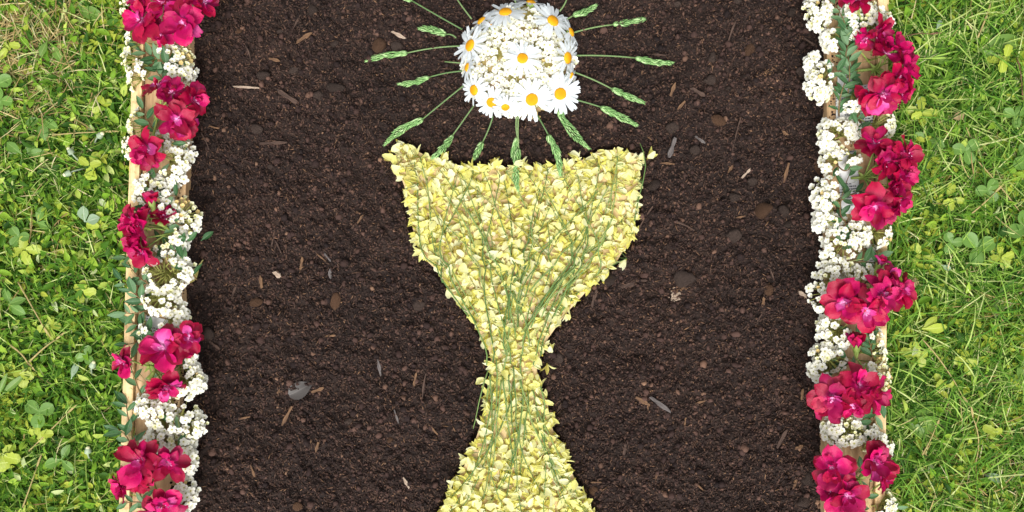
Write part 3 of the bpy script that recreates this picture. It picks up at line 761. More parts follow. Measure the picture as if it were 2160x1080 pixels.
for a in [
    (1610, 443, 40, 36, 20, 1, 'large round tan clod near the right board, level with the cup of the chalice'),
    (1651, 446, 28, 26, 40, 0, 'dark clod just right of the large round tan clod'),
    (1547, 495, 38, 36, 0, 0, 'large pitted brown clod below and left of the large round tan clod'),
    (1660, 474, 20, 16, 0, 0, 'small clod below the pair of large clods by the right board'),
    (1618, 611, 26, 24, 30, 1, 'round reddish clod right of the sawdust crumbs'),
    (1445, 590, 46, 40, 0, 0, 'broad dark clod just above the pale sawdust crumbs'),
    (1552, 418, 26, 22, 0, 0, 'dark clod above the large pitted brown clod'),
    (1578, 111, 24, 32, -15, 1, 'oval brown pebble in the upper right soil'),
    (1500, 125, 18, 22, 0, 0, 'small dark pebble left of the oval brown pebble'),
    (1554, 4, 22, 18, 0, 0, 'clod cut by the top picture edge in the right soil'),
    (1430, 6, 20, 16, 0, 0, 'dark clod at the top edge above the longest seed head'),
    (1675, 22, 30, 26, 40, 0, 'brown clod in the top right corner of the soil'),
    (1498, 170, 30, 20, -10, 0, 'flat dark clod in the upper right soil'),
    (1535, 188, 20, 18, 0, 0, 'small grey pebble in the upper right soil'),
    (1464, 316, 28, 28, 0, 0, 'round dark pebble right of the chalice rim'),
    (1418, 268, 36, 32, 0, 0, 'large dark clod above the right tip of the chalice rim'),
    (1512, 254, 40, 22, -30, 1, 'long brown clod in the soil right of the lower seed heads'),
    (1585, 382, 26, 22, 0, 0, 'rounded grey clod above the large tan clod'),
    (1376, 393, 32, 24, 10, 0, 'brown clod touching the right side of the chalice'),
    (1690, 150, 32, 28, 0, 0, 'dark clod beside the white clusters at the top of the right board'),
    (1724, 355, 26, 34, 10, 1, 'rusty brown clod against the right board'),
    (708, 637, 25, 36, -8, 1, 'tall tan pebble left of the chalice bowl'),
    (540, 639, 34, 18, 10, 1, 'flat reddish pebble in the left soil'),
    (885, 645, 30, 26, 0, 0, 'dark clod beside the narrowing left side of the chalice'),
    (800, 97, 34, 32, 0, 1, 'round brown clod left of the daisy mound'),
    (838, 100, 26, 24, 0, 0, 'dark clod beside the round brown clod left of the mound'),
    (672, 202, 28, 28, 0, 0, 'rounded clod in the upper left soil beside the thick stick'),
    (710, 186, 38, 20, 0, 0, 'flat oval clod left of the seed heads'),
    (556, 160, 28, 20, 10, 0, 'grey oval pebble in the upper left soil'),
    (621, 150, 26, 20, 25, 0, 'grey-brown pebble above the thick stick'),
    (706, 94, 18, 16, 0, 0, 'small brown pebble in the upper left soil'),
    (660, 22, 20, 26, 0, 0, 'brown pebble near the top of the left soil'),
    (545, 274, 24, 22, 0, 0, 'round clod above the long flat stick'),
    (570, 351, 16, 16, 0, 0, 'small grey pebble below the long flat stick'),
    (592, 68, 20, 14, 0, 0, 'small dark pebble at the top of the left soil'),
    (505, 68, 16, 10, 0, 1, 'tiny tan pebble near the topmost left geraniums'),
    (440, 704, 28, 26, 0, 0, 'dark clod against the fourth left geranium cluster'),
    (735, 888, 18, 14, 0, 0, 'small slate-grey pebble in the lower left soil'),
    (823, 926, 16, 14, 0, 1, 'small orange-brown pebble left of the chalice stem'),
    (1178, 756, 26, 22, 0, 0, 'dark clod at the right of the chalice waist'),
    (1284, 592, 28, 26, 0, 0, 'dark clod at the right edge of the chalice bowl'),
    (1706, 1012, 26, 30, 0, 0, 'dark clod beside the bottom right geraniums'),
    (1696, 1060, 30, 26, 0, 0, 'dark clod at the bottom edge beside the right board'),
    (1252, 1036, 24, 20, 0, 1, 'brown clod beside the foot of the chalice'),
    (630, 1066, 24, 18, 0, 1, 'brown clod at the bottom edge of the left soil')]:
    clod(*a)

def woodchip(px, py, L, w, rot, mat, label, bend=0.0):
    X, Y = (px - 1080) * S, (540 - py) * S
    z = float(soil_h(np.array([X]), np.array([Y]))[0]) + .0028
    V, F = [], []; n = 7; ph = R.uniform(0, 6); w *= .85
    for i in range(n + 1):
        t = i / n - .5
        wt = w * S / 2 * (1 - .45 * abs(2 * t) ** 3) * (1 + .25 * math.sin(9 * t + ph)) * R.uniform(.8, 1.1); hh = w * S * .22 * (1 - .3 * abs(2 * t))
        y0 = bend * L * S * (.25 - t * t); x = t * L * S; sk = .2 * w * S * R.uniform(-1, 1) if i in (0, n) else 0
        V += [(x + sk, y0 - wt, -hh * .3), (x - sk, y0 + wt, -hh * .3), (x - sk, y0 + wt * .7, hh), (x + sk, y0 - wt * .75, hh * .9)]
    for i in range(n):
        for k in range(4): F.append((4 * i + k, 4 * i + (k + 1) % 4, 4 * i + 4 + (k + 1) % 4, 4 * i + 4 + k))
    F += [(3, 2, 1, 0), (4 * n, 4 * n + 1, 4 * n + 2, 4 * n + 3)]
    o = obj('wood_chip', mesh('wood_chip', V, F, MAT[mat], smooth=False), None, frame_x((X, Y, z), math.radians(rot), R.uniform(-.05, .05), R.uniform(-.2, .2)))
    tag(o, label, 'wood chip', 'wood chips and twigs on the soil')
for a in [
    (642, 80, 38, 11, 33, 'chip_tan', 'splintered tan wood chip in the upper left soil'),
    (521, 185, 55, 6, -3, 'chip_pale', 'long pale straw lying level in the upper left soil'),
    (608, 205, 48, 14, -32, 'chip_brown', 'thick brown stick left of the mound'),
    (578, 302, 58, 9, 2, 'chip_brown', 'long flat brown stick in the left soil'),
    (447, 268, 30, 6, -8, 'chip_tan', 'short tan splinter beside the second left geraniums'),
    (627, 48, 34, 5, 62, 'chip_brown', 'thin brown stick near the top left pebbles'),
    (580, 127, 24, 8, -12, 'chip_tan', 'small tan chip in the upper left soil'),
    (526, 113, 30, 4, -70, 'chip_brown', 'thin curved twig near the top left geraniums', .2),
    (436, 300, 40, 3, -65, 'chip_brown', 'dark twig hugging the left board below the second geraniums', .15),
    (842, 76, 32, 10, -28, 'chip_pale', 'whitish bark chip left of the mound'),
    (636, 556, 28, 8, 82, 'chip_tan', 'upright tan wood chip in the middle of the left soil'),
    (574, 510, 34, 4, 76, 'chip_brown', 'thin reddish stick in the left soil'),
    (588, 522, 32, 4, -65, 'chip_brown', 'thin stick beside the thin reddish stick'),
    (677, 543, 26, 4, -40, 'chip_tan', 'slanting splinter left of the chalice bowl'),
    (690, 542, 24, 5, -50, 'chip_grey', 'grey splinter beside the slanting tan one'),
    (761, 462, 22, 6, 55, 'chip_tan', 'short tan chip left of the chalice bowl'),
    (550, 594, 28, 9, -80, 'chip_tan', 'tan bark flake above the flat reddish pebble'),
    (490, 618, 40, 7, 70, 'chip_brown', 'split brown stick right of the white arcs'),
    (586, 579, 18, 14, -40, 'chip_pale', 'whitish flake in the middle of the left soil'),
    (697, 578, 20, 10, 95, 'chip_grey', 'grey flake above the tall tan pebble'),
    (445, 728, 36, 8, -38, 'chip_brown', 'brown stick beside the fourth left geranium cluster'),
    (698, 708, 22, 6, 5, 'chip_tan', 'tan chip in the lower left soil'),
    (671, 822, 28, 9, 20, 'chip_tan', 'split tan chip right of the grey dead leaf'),
    (607, 876, 46, 8, 62, 'chip_tan', 'tan stick below the grey dead leaf'),
    (518, 880, 24, 5, 12, 'chip_tan', 'small reddish splinter beside the lower white clusters'),
    (591, 824, 16, 8, 40, 'chip_tan', 'small chip left of the grey dead leaf'),
    (672, 940, 22, 8, 75, 'chip_tan', 'golden chip in the lower left soil'),
    (858, 1016, 26, 8, -60, 'chip_pale', 'white bark chip left of the chalice foot'),
    (838, 876, 30, 5, -72, 'chip_grey', 'grey splinter left of the chalice stem'),
    (876, 800, 30, 7, 80, 'chip_tan', 'tan chip beside the chalice waist on its left'),
    (896, 812, 52, 5, 82, 'chip_brown', 'thin reddish stick left of the chalice waist', .1),
    (800, 775, 36, 8, -80, 'chip_grey', 'grey bark strip left of the chalice waist'),
    (915, 905, 30, 6, -48, 'chip_tan', 'tan splinter left of the chalice stem'),
    (537, 990, 28, 6, -70, 'chip_tan', 'thin chip in the bottom left soil'),
    (1355, 845, 34, 12, -30, 'chip_tan', 'broad tan wood chip in the lower right soil'),
    (1390, 850, 52, 12, -36, 'chip_grey', 'dark grey bark strip beside the broad tan chip'),
    (1477, 848, 26, 6, 14, 'chip_tan', 'short reddish chip in the lower right soil'),
    (1444, 888, 18, 6, 78, 'chip_tan', 'small upright chip in the lower right soil'),
    (1316, 946, 24, 8, 82, 'chip_brown', 'brown chip right of the chalice stem'),
    (1648, 925, 44, 10, 62, 'chip_brown', 'faded brown stick near the bottom right geraniums'),
    (1683, 1018, 42, 7, 74, 'chip_tan', 'slim tan stick beside the bottom right geraniums'),
    (1685, 943, 18, 9, 20, 'chip_tan', 'small yellowish chip near the right board'),
    (1474, 1025, 24, 4, -42, 'chip_tan', 'thin splinter in the bottom right soil'),
    (1692, 832, 24, 8, 85, 'chip_tan', 'orange-brown chip by the lower right geraniums'),
    (1257, 1016, 24, 4, 0, 'chip_tan', 'thin pale splinter beside the chalice foot on its right'),
    (1435, 475, 62, 5, -22, 'chip_brown', 'long curved brown twig right of the chalice bowl', .25),
    (1356, 470, 80, 5, 60, 'chip_brown', 'long brown twig along the right side of the chalice bowl', .12),
    (1560, 458, 24, 5, 12, 'chip_tan', 'short pale twig above the pitted clod'),
    (1606, 637, 20, 8, 80, 'chip_tan', 'orange chip under the round reddish clod'),
    (1600, 670, 34, 4, 60, 'chip_brown', 'thin bent twig below the round reddish clod', .2),
    (1694, 622, 28, 10, -30, 'chip_pale', 'whitish chip beside the middle right geraniums'),
    (1626, 578, 30, 4, -70, 'chip_brown', 'fine curved twig above the round reddish clod', .2),
    (1540, 75, 54, 5, 72, 'chip_brown', 'long thin root in the upper right soil', .12),
    (1418, 190, 30, 9, 70, 'chip_tan', 'tan chip right of the seed heads'),
    (1435, 224, 24, 8, 48, 'chip_tan', 'short golden chip right of the lower seed heads'),
    (1470, 195, 34, 12, -28, 'chip_brown', 'broad bark piece in the upper right soil'),
    (1417, 312, 44, 12, 72, 'chip_grey', 'dark grey bark strip right of the chalice rim'),
    (1375, 293, 30, 5, -30, 'chip_tan', 'thin splinter above the right tip of the chalice'),
    (1408, 345, 30, 6, -5, 'chip_tan', 'tan splinter beside the right tip of the chalice'),
    (1552, 285, 74, 4, 76, 'chip_brown', 'long thin stick in the middle of the upper right soil', .06),
    (1544, 353, 30, 7, 58, 'chip_tan', 'short brown stick in the right soil'),
    (1573, 366, 28, 6, 45, 'chip_pale', 'pale splinter above the grey rounded clod'),
    (1658, 365, 44, 8, 75, 'chip_tan', 'tan stick near the right board'),
    (1475, 296, 26, 7, -35, 'chip_grey', 'grey splinter in the right soil'),
    (1655, 278, 24, 8, -28, 'chip_tan', 'split tan chip near the upper right border'),
    (1390, 115, 30, 5, -4, 'chip_brown', 'thin stick over the rightmost seed head'),
    (1710, 90, 36, 6, -35, 'chip_brown', 'brown twig sticking into the top of the right border'),
    (1252, 630, 40, 9, 74, 'chip_brown', 'dark stick right of the narrowing chalice'),
    (1180, 860, 20, 6, 60, 'chip_brown', 'short dark stick right of the chalice stem'),
    (1330, 600, 70, 14, 16, 'chip_brown', 'dark sunken bark strip right of the chalice bowl')]:
    woodchip(*a)

one_leaf('fallen_leaf', 424, 508, 32, 38, 'spirea_leaf', 'curved green leaf fallen on the soil beside the left board', .42, .008, .6, group='single fallen leaves')
one_leaf('fallen_leaf', 400, 597, 56, 62, 'pod_leaf', 'pale yellow withered leaf on the soil beside the left board', .36, .010, .5, [.1, .8, 1, .7, .25, .18, .1])
one_leaf('fallen_leaf', 610, 834, 52, 28, 'dead_leaf', 'grey dead leaf lying flat on the lower left soil', .72, .006, .2, [.3, .8, 1, .95, .8, .5, .2])

def crumbs(px, py, n, sx, sy, rot, r, mat, name, label, cat_):
    X, Y = (px - 1080) * S, (540 - py) * S; z = float(soil_h(np.array([X]), np.array([Y]))[0])
    b = MB(); c, s_ = math.cos(rot), math.sin(rot)
    for _ in range(n):
        u, v = R.gauss(0, sx), R.gauss(0, sy)
        M = Matrix.LocRotScale(Vector(((u * c - v * s_) * S, (u * s_ + v * c) * S, .003 + R.uniform(0, .002))), Quaternion((R.random(), R.random(), R.random(), R.random())).normalized(), Vector([r * R.uniform(.5, 1.5) for _ in range(3)]))
        b.add([tuple(q) for q in OCT_V], [tuple(int(i) for i in f) for f in OCT_F], M=M)
    o = obj(name, b.mesh(name, MAT[mat], False)); o.location = (X, Y, z); tag(o, label, cat_, None, 'stuff')
crumbs(1426, 620, 90, 5, 13, -.35, .0014, 'chip_pale', 'sawdust', 'pale sawdust crumbs in the middle of the right soil', 'sawdust')
crumbs(1438, 608, 30, 10, 3, .3, .0011, 'chip_tan', 'sawdust', 'trail of tan sawdust beside the pale crumbs', 'sawdust')
crumbs(1618, 152, 26, 10, 4, .3, .0012, 'chip_tan', 'sawdust', 'curl of pale shavings in the upper right soil', 'sawdust')

# ------------------------------------------------------------------ white corymbs
def floret_mesh(name, pm, eye, n=5, r=.0042, op=.25, jit=.1):
    b = MB()
    for i in range(n):
        V, F, T, W = petal(r * R.uniform(.85, 1.08), r * R.uniform(.8, 1.0), [.3, .8, 1.0, .55], .25, R.uniform(-.5, .2), 3, 1)
        b.add(V, F, T, W, 0, Matrix.Rotation(2 * PI * i / n + R.uniform(-jit, jit), 4, 'Z') @ Matrix.Rotation(-op + R.uniform(-.12, .12), 4, 'Y') @ Matrix.Translation((r * .12, 0, 0)))
    V, F = dome(r * .2, r * .2, 2, 6); b.add(V, F, mi=1)
    V, F = dome(r * .3, -r * .5, 2, 5); b.add(V, [f[::-1] for f in F], mi=1)
    return b.mesh(name, [pm, eye])
FLO = {'white': [floret_mesh('floret', MAT['white_petal'], MAT['floret_eye'], 5, .0046, q) for q in (.0, .15, .3, .45, .7)],
       'cream': [floret_mesh('floret', MAT['cream_petal'], MAT['floret_eye'], 5, .0036, q) for q in (.5, .8, 1.0)],
       'tan': [floret_mesh('floret', MAT['tan_petal'], MAT['floret_eye'], 5, .0032, q) for q in (.6, .9)]}
def corymb(px, py, dirdeg, tilt, Rp, label, group, style='white', nf=22, base=BT, cap=62, zc=None, axis=None, center=None):
    """umbel of small florets. px,py = middle of the florets; dir/tilt = where the head points; Rp = radius in px"""
    Rc = Rp * S
    a = axis if axis is not None else axis_of(dirdeg, tilt)
    if center is None:
        z = base + max(.012, Rc * (.35 + .5 * a.z)) if zc is None else zc
        center = P(px, py, z)
    hub = center - a * Rc * .75
    hub.z = max(hub.z, base + .003)
    root = Vector((hub.x, hub.y, base))
    o = empty('white_flower_cluster', root, label, 'flower cluster', group)
    st = MB()
    q = Vector(a).to_track_quat('Z', 'Y')
    hl = hub - root
    st.add(*tube(bez(hl - a * Rc * .7 - Vector((0, 0, max(0, hl.z - a.z * Rc * .7 - .002))), hl - a * Rc * .3, hl, 4), .0009, .0007, 4)[:2])
    for i in range(nf):
        ct = 1 - (i + .5) / nf * (1 - math.cos(math.radians(cap))); th = math.acos(ct) + R.gauss(0, .08); ph = i * 2.39996 + R.uniform(-.3, .3)
        d = q @ Vector((math.sin(th) * math.cos(ph), math.sin(th) * math.sin(ph), math.cos(th)))
        p = hl + d * Rc * R.uniform(.9, 1.12)
        p.z = max(p.z, .004 + .002 * R.random())
        mid = hl * .5 + p * .5 - Vector(a) * Rc * .06
        st.add(*tube([hl, mid, p], .00055, .00045, 3)[:2])
        nd = (d + Vector((R.gauss(0, .22), R.gauss(0, .22), R.gauss(0, .1) + .75))).normalized()
        sty = style
        if style == 'white' and R.random() < .13: sty = 'cream' if R.random() < .8 else 'tan'
        if style == 'cream' and R.random() < .35: sty = 'white'
        if style == 'tan' and R.random() < .55: sty = 'cream'
        obj('floret', R.choice(FLO[sty]), o, frame(p, nd, R.uniform(0, 6.28), R.uniform(.68, 1.2)))
    obj('flower_stalks', st.mesh('flower_stalks', MAT['pedicel']), o)

LEFT = [  # px, py, dir, tilt, R, style
    (268, 8, 160, 55, 26, 'cream'), (276, 80, 165, 60, 30, 'cream'), (272, 128, 185, 60, 30, 'cream'), (300, 148, 200, 30, 24, 'white'), (280, 168, 190, 60, 24, 'cream'),
    (368, 108, 60, 55, 28, 'white'), (392, 118, 20, 60, 26, 'tan'), (376, 148, -10, 45, 32, 'white'), (398, 158, -20, 65, 26, 'white'),
    (284, 262, 170, 60, 32, 'cream'), (276, 312, 190, 65, 34, 'cream'), (362, 312, 100, 40, 28, 'white'), (392, 318, 30, 50, 30, 'white'), (380, 352, -30, 35, 34, 'white'),
    (362, 378, -100, 40, 28, 'white'), (300, 388, 150, 55, 30, 'white'), (296, 412, 200, 50, 28, 'white'), (336, 385, 80, 30, 24, 'white'), (342, 412, -70, 35, 28, 'white'),
    (362, 438, 40, 35, 30, 'white'), (370, 462, -60, 40, 26, 'white'), (402, 440, 35, 62, 30, 'tan'), (408, 474, -25, 70, 26, 'white'),
    (322, 560, 130, 60, 34, 'white'), (332, 590, 215, 70, 36, 'white'), (384, 556, 50, 62, 34, 'white'), (382, 592, -40, 68, 32, 'white'), (356, 600, -70, 70, 34, 'white'),
    (314, 618, 150, 55, 26, 'white'), (348, 620, 60, 35, 24, 'white'), (322, 645, 230, 75, 34, 'white'), (366, 640, -10, 70, 36, 'white'), (352, 655, -80, 72, 30, 'white'),
    (388, 672, -10, 70, 32, 'white'), (370, 690, -60, 62, 32, 'white'), (402, 742, 15, 60, 22, 'white'),
    (414, 798, 30, 60, 30, 'white'), (392, 826, -70, 68, 36, 'white'), (420, 812, -20, 70, 24, 'white'),
    (298, 850, 150, 45, 30, 'white'), (316, 880, 220, 45, 32, 'white'), (336, 856, 60, 25, 30, 'white'), (354, 878, 0, 25, 32, 'white'), (342, 904, -90, 50, 28, 'white'),
    (410, 880, 20, 62, 36, 'white'), (388, 900, -60, 68, 38, 'white'), (420, 905, -30, 70, 26, 'white'), (312, 928, 160, 50, 24, 'white'), (340, 936, -60, 30, 34, 'white'), (362, 944, -20, 45, 26, 'cream'),
    (384, 500, 10, 60, 26, 'white'), (352, 520, -60, 62, 28, 'cream'), (372, 540, 40, 60, 28, 'white'), (300, 700, 170, 60, 24, 'cream'), (404, 770, 20, 60, 24, 'white'), (398, 935, 0, 60, 24, 'white'), (352, 292, 60, 60, 24, 'white'),
    (398, 958, 20, 50, 28, 'white'), (400, 985, -30, 60, 22, 'white'), (386, 1022, 30, 45, 32, 'white'), (396, 1050, -30, 45, 30, 'white'), (384, 1078, -50, 45, 28, 'white')]
RIGHT = [
    (1716, 10, 120, 45, 28, 'white'), (1718, 42, 200, 55, 28, 'white'), (1742, 26, 0, 30, 24, 'white'), (1748, 86, 190, 58, 34, 'white'),
    (1794, 18, 130, 45, 30, 'white'), (1800, 54, 220, 60, 32, 'white'), (1820, 36, 80, 25, 28, 'cream'), (1836, 22, 50, 40, 30, 'white'), (1852, 42, -30, 55, 28, 'white'), (1872, 48, 20, 60, 30, 'cream'), (1816, 74, -80, 65, 30, 'white'),
    (1710, 128, 160, 55, 22, 'white'), (1726, 150, 130, 45, 30, 'white'), (1718, 182, 200, 55, 32, 'white'), (1740, 196, -40, 40, 24, 'white'),
    (1798, 222, -95, 70, 32, 'white'), (1822, 214, -60, 65, 26, 'cream'), (1868, 250, 30, 40, 36, 'cream'), (1876, 270, -20, 55, 24, 'white'),
    (1744, 274, 170, 55, 32, 'white'), (1742, 300, 200, 62, 26, 'white'), (1786, 268, 60, 30, 30, 'white'), (1802, 286, -50, 40, 24, 'white'), (1746, 340, 185, 50, 32, 'white'), (1762, 318, 110, 30, 28, 'cream'), (1800, 340, -70, 60, 20, 'white'),
    (1734, 398, 150, 50, 34, 'white'), (1748, 410, 60, 25, 26, 'cream'), (1730, 425, 200, 58, 28, 'white'), (1740, 446, 215, 66, 26, 'white'), (1728, 470, 180, 55, 24, 'white'), (1758, 470, 0, 40, 20, 'white'),
    (1752, 512, 190, 35, 38, 'white'), (1748, 545, 220, 60, 28, 'white'), (1790, 486, 60, 28, 32, 'white'), (1812, 478, 20, 40, 24, 'white'), (1805, 518, -40, 30, 34, 'white'), (1826, 500, -20, 50, 22, 'white'), (1866, 482, 20, 50, 34, 'tan'), (1862, 506, -40, 65, 28, 'white'),
    (1752, 562, 130, 40, 32, 'white'), (1742, 592, 190, 40, 36, 'white'), (1732, 636, 215, 48, 38, 'white'), (1760, 610, -20, 30, 30, 'white'), (1806, 572, 70, 66, 38, 'white'), (1828, 570, 30, 72, 28, 'white'), (1792, 588, 180, 45, 22, 'white'),
    (1758, 672, 110, 62, 34, 'white'), (1738, 698, 180, 66, 34, 'white'), (1756, 722, -110, 66, 32, 'white'), (1782, 716, -30, 40, 26, 'white'),
    (1740, 752, 135, 58, 36, 'white'), (1724, 786, 200, 62, 34, 'white'), (1764, 768, -40, 72, 32, 'white'), (1730, 740, 110, 60, 24, 'white'),
    (1850, 716, 20, 40, 30, 'cream'), (1858, 746, 0, 55, 26, 'cream'), (1862, 780, 0, 45, 30, 'tan'), (1840, 786, 200, 40, 20, 'white'), (1866, 806, -20, 50, 24, 'tan'),
    (1780, 884, 95, 55, 34, 'white'), (1752, 900, 150, 60, 30, 'white'), (1762, 924, 215, 66, 30, 'white'), (1806, 896, 50, 35, 26, 'cream'), (1812, 926, -60, 60, 34, 'white'), (1790, 920, -80, 55, 24, 'cream'),
    (1846, 918, 60, 50, 28, 'white'), (1846, 938, -60, 60, 26, 'cream'), (1872, 952, -20, 66, 24, 'white'), (1770, 1074, 190, 50, 26, 'white'), (1878, 1060, 20, 50, 24, 'cream'), (1870, 1078, -70, 50, 24, 'white')]
def cl_labels(lst, board):
    order = sorted(range(len(lst)), key=lambda i: lst[i][1]); rank = {i: k + 1 for k, i in enumerate(order)}; N_ = len(lst)
    W_ = {'white': 'white blossom cluster', 'cream': 'greenish-white half-open blossom cluster', 'tan': 'faded tan blossom cluster'}
    for i, (x, y, d, t, r, s_) in enumerate(lst):
        if t < 48 and R.random() < .22: t += 25
        corymb(x, y, d, min(82, t + 14), r * 1.12, f'{W_[s_]} on the {board} board, {nth(rank[i])} from the top', f'white blossom clusters on the {board} board', s_, R.randint(15, 20), cap=R.uniform(44, 60))
cl_labels(LEFT, 'left'); cl_labels(RIGHT, 'right')

# ------------------------------------------------------------------ leafy sprigs on the border
SPL = [leaf_mesh('leaf', [.12, .6, .95, 1.0, .85, .5, .08], a, MAT['spirea_leaf'], .3, c, .02, 5) for a, c in ((.36, -.4), (.44, -.2), (.32, -.6), (.40, .2))]
def sprig(pts, nl, Ll, label, group='leafy green sprigs on the boards'):
    z0 = BT + .006
    q = [P(x, y, z0 + .012 * math.sin(PI * i / (len(pts) - 1))) for i, (x, y) in enumerate(pts)]; c = q[0].copy(); c.z = BT
    o = empty('leafy_sprig', c, label, 'sprig', group)
    cur = bez(q[0], q[len(q) // 2] * 2 - (q[0] + q[-1]) / 2 if len(q) > 2 else (q[0] + q[-1]) / 2, q[-1], 10)
    b = MB(); b.add(*tube([p - c for p in cur], .0011, .0005)[:2]); obj('stem', b.mesh('stem', MAT['brown_stem']), o)
    for i in range(nl):
        t = (i + .6) / nl * 10; k = min(int(t), 9); p = cur[k].lerp(cur[k + 1], t - k) - c
        d = cur[k + 1] - cur[k]; az = math.atan2(d.y, d.x) + (1 if i % 2 else -1) * R.uniform(.6, 1.15) * (0.2 if i == nl - 1 else 1)
        obj('leaf', R.choice(SPL), o, frame_x(p, az, R.uniform(-.1, .45), R.uniform(-.5, .5), Ll * S * R.uniform(.75, 1.15)))
for a in [
    ([(372, 158), (345, 132), (292, 105)], 11, 34, 'leafy sprig below the topmost left geraniums'),
    ([(352, 175), (332, 152), (318, 118)], 7, 30, 'short leafy sprig above the second left geraniums'),
    ([(338, 290), (316, 262), (300, 225)], 7, 30, 'leafy sprig beside the gap of bare board on the left'),
    ([(352, 440), (318, 405), (345, 360)], 7, 30, 'leafy sprig between the second and third left geraniums'),
    ([(375, 418), (352, 415), (300, 440)], 5, 30, 'leafy sprig above the third left geraniums'),
    ([(392, 470), (372, 470), (350, 428)], 5, 36, 'dark leafy sprig right of the third left geraniums'),
    ([(345, 560), (300, 540), (262, 545)], 7, 32, 'leafy sprig below the third left geraniums'),
    ([(322, 600), (300, 590), (272, 560)], 6, 30, 'leafy sprig left of the first white arc'),
    ([(310, 640), (285, 620), (255, 588)], 9, 34, 'leafy sprig hanging over the grass beside the white arcs'),
    ([(318, 650), (290, 660), (262, 660)], 6, 32, 'leafy sprig over the left board edge by the white arcs'),
    ([(340, 735), (315, 700), (275, 680)], 9, 34, 'leafy sprig above the fourth left geraniums'),
    ([(345, 700), (330, 712), (262, 728)], 9, 34, 'long leafy sprig beside the fourth left geraniums'),
    ([(300, 840), (285, 800), (275, 770)], 5, 30, 'leafy sprig below the fourth left geraniums'),
    ([(285, 945), (270, 880), (268, 850)], 7, 34, 'leafy sprig with brown stem in the lower left border'),
    ([(282, 985), (272, 930), (246, 905)], 7, 34, 'leafy sprig above the bottom left geraniums'),
    ([(300, 1062), (288, 1020), (268, 990)], 6, 30, 'leafy sprig under the bottom left geraniums'),
    ([(330, 1075), (300, 1060), (262, 1062)], 6, 32, 'leafy sprig at the bottom edge of the left border'),
    ([(392, 1000), (380, 985), (350, 1000)], 4, 26, 'small leafy sprig by the lowest left geraniums'),
    ([(372, 300), (392, 300), (340, 280)], 4, 30, 'leaves under the second left geraniums'),
    ([(415, 590), (392, 560), (375, 540)], 4, 30, 'leaves behind the first white arc on the left'),
    ([(395, 520), (360, 528), (338, 505)], 7, 34, 'leafy sprig under the stalks of the third left geraniums'),
    ([(350, 480), (372, 512), (400, 505)], 5, 32, 'leaves beside the dropped green leaf on the left'),
    ([(395, 735), (372, 775), (330, 790)], 6, 32, 'leafy sprig under the loose geraniums on the left'),
    ([(415, 880), (380, 910), (350, 835)], 5, 32, 'leaves under the curved white arc on the left'),
    ([(1790, 105), (1782, 50), (1758, 5)], 10, 34, 'leafy sprig at the top of the right border'),
    ([(1752, 62), (1775, 58), (1800, 68)], 5, 36, 'broad leaves between the top white clusters on the right'),
    ([(1790, 135), (1785, 108), (1800, 75)], 8, 34, 'leafy sprig left of the topmost right geraniums'),
    ([(1785, 215), (1792, 150), (1782, 90)], 13, 34, 'dense leafy sprig left of the upper right geraniums'),
    ([(1770, 245), (1775, 195), (1800, 135)], 11, 32, 'long leafy sprig down the middle of the right board'),
    ([(1740, 175), (1765, 150), (1800, 165)], 7, 30, 'leafy sprig beside the upper white arcs on the right'),
    ([(1848, 235), (1825, 230), (1790, 228)], 5, 30, 'leaves below the upper right geraniums'),
    ([(1795, 310), (1808, 270), (1806, 235)], 6, 30, 'leafy sprig above the biggest right geraniums'),
    ([(1770, 425), (1800, 408), (1822, 402)], 6, 32, 'leafy sprig lying on the newspaper of the right board'),
    ([(1792, 470), (1772, 440), (1795, 360)], 7, 32, 'leafy sprig left of the biggest right geraniums'),
    ([(1770, 530), (1782, 500), (1774, 470)], 6, 32, 'leafy sprig between white clusters in the middle of the right board'),
    ([(1790, 556), (1818, 552), (1845, 555)], 6, 32, 'leafy sprig above the middle right geraniums'),
    ([(1820, 605), (1845, 560), (1850, 525)], 6, 32, 'pale leafy sprig above the middle right geraniums by the edge strip'),
    ([(1842, 700), (1825, 710), (1790, 698)], 6, 30, 'leaves above the single pink bud on the right'),
    ([(1842, 760), (1836, 730), (1828, 702)], 8, 30, 'leafy sprig right of the single pink bud'),
    ([(1800, 785), (1780, 760), (1756, 770)], 6, 32, 'leafy sprig below the single pink bud'),
    ([(1866, 820), (1850, 870), (1828, 900)], 6, 38, 'glossy leafy sprig beside the lower right geraniums'),
    ([(1805, 1000), (1818, 985), (1826, 965)], 4, 30, 'leaves between the bottom right geraniums'),
    ([(1800, 1075), (1826, 1050), (1835, 1010)], 5, 30, 'leafy sprig right of the lowest right geraniums'),
    ([(1850, 1080), (1870, 1072), (1895, 1070)], 4, 30, 'leaves at the bottom of the right border'),
    ([(1760, 340), (1785, 360), (1800, 330)], 4, 26, 'small leaves beside the newspaper on the right board')]:
    sprig(*a)

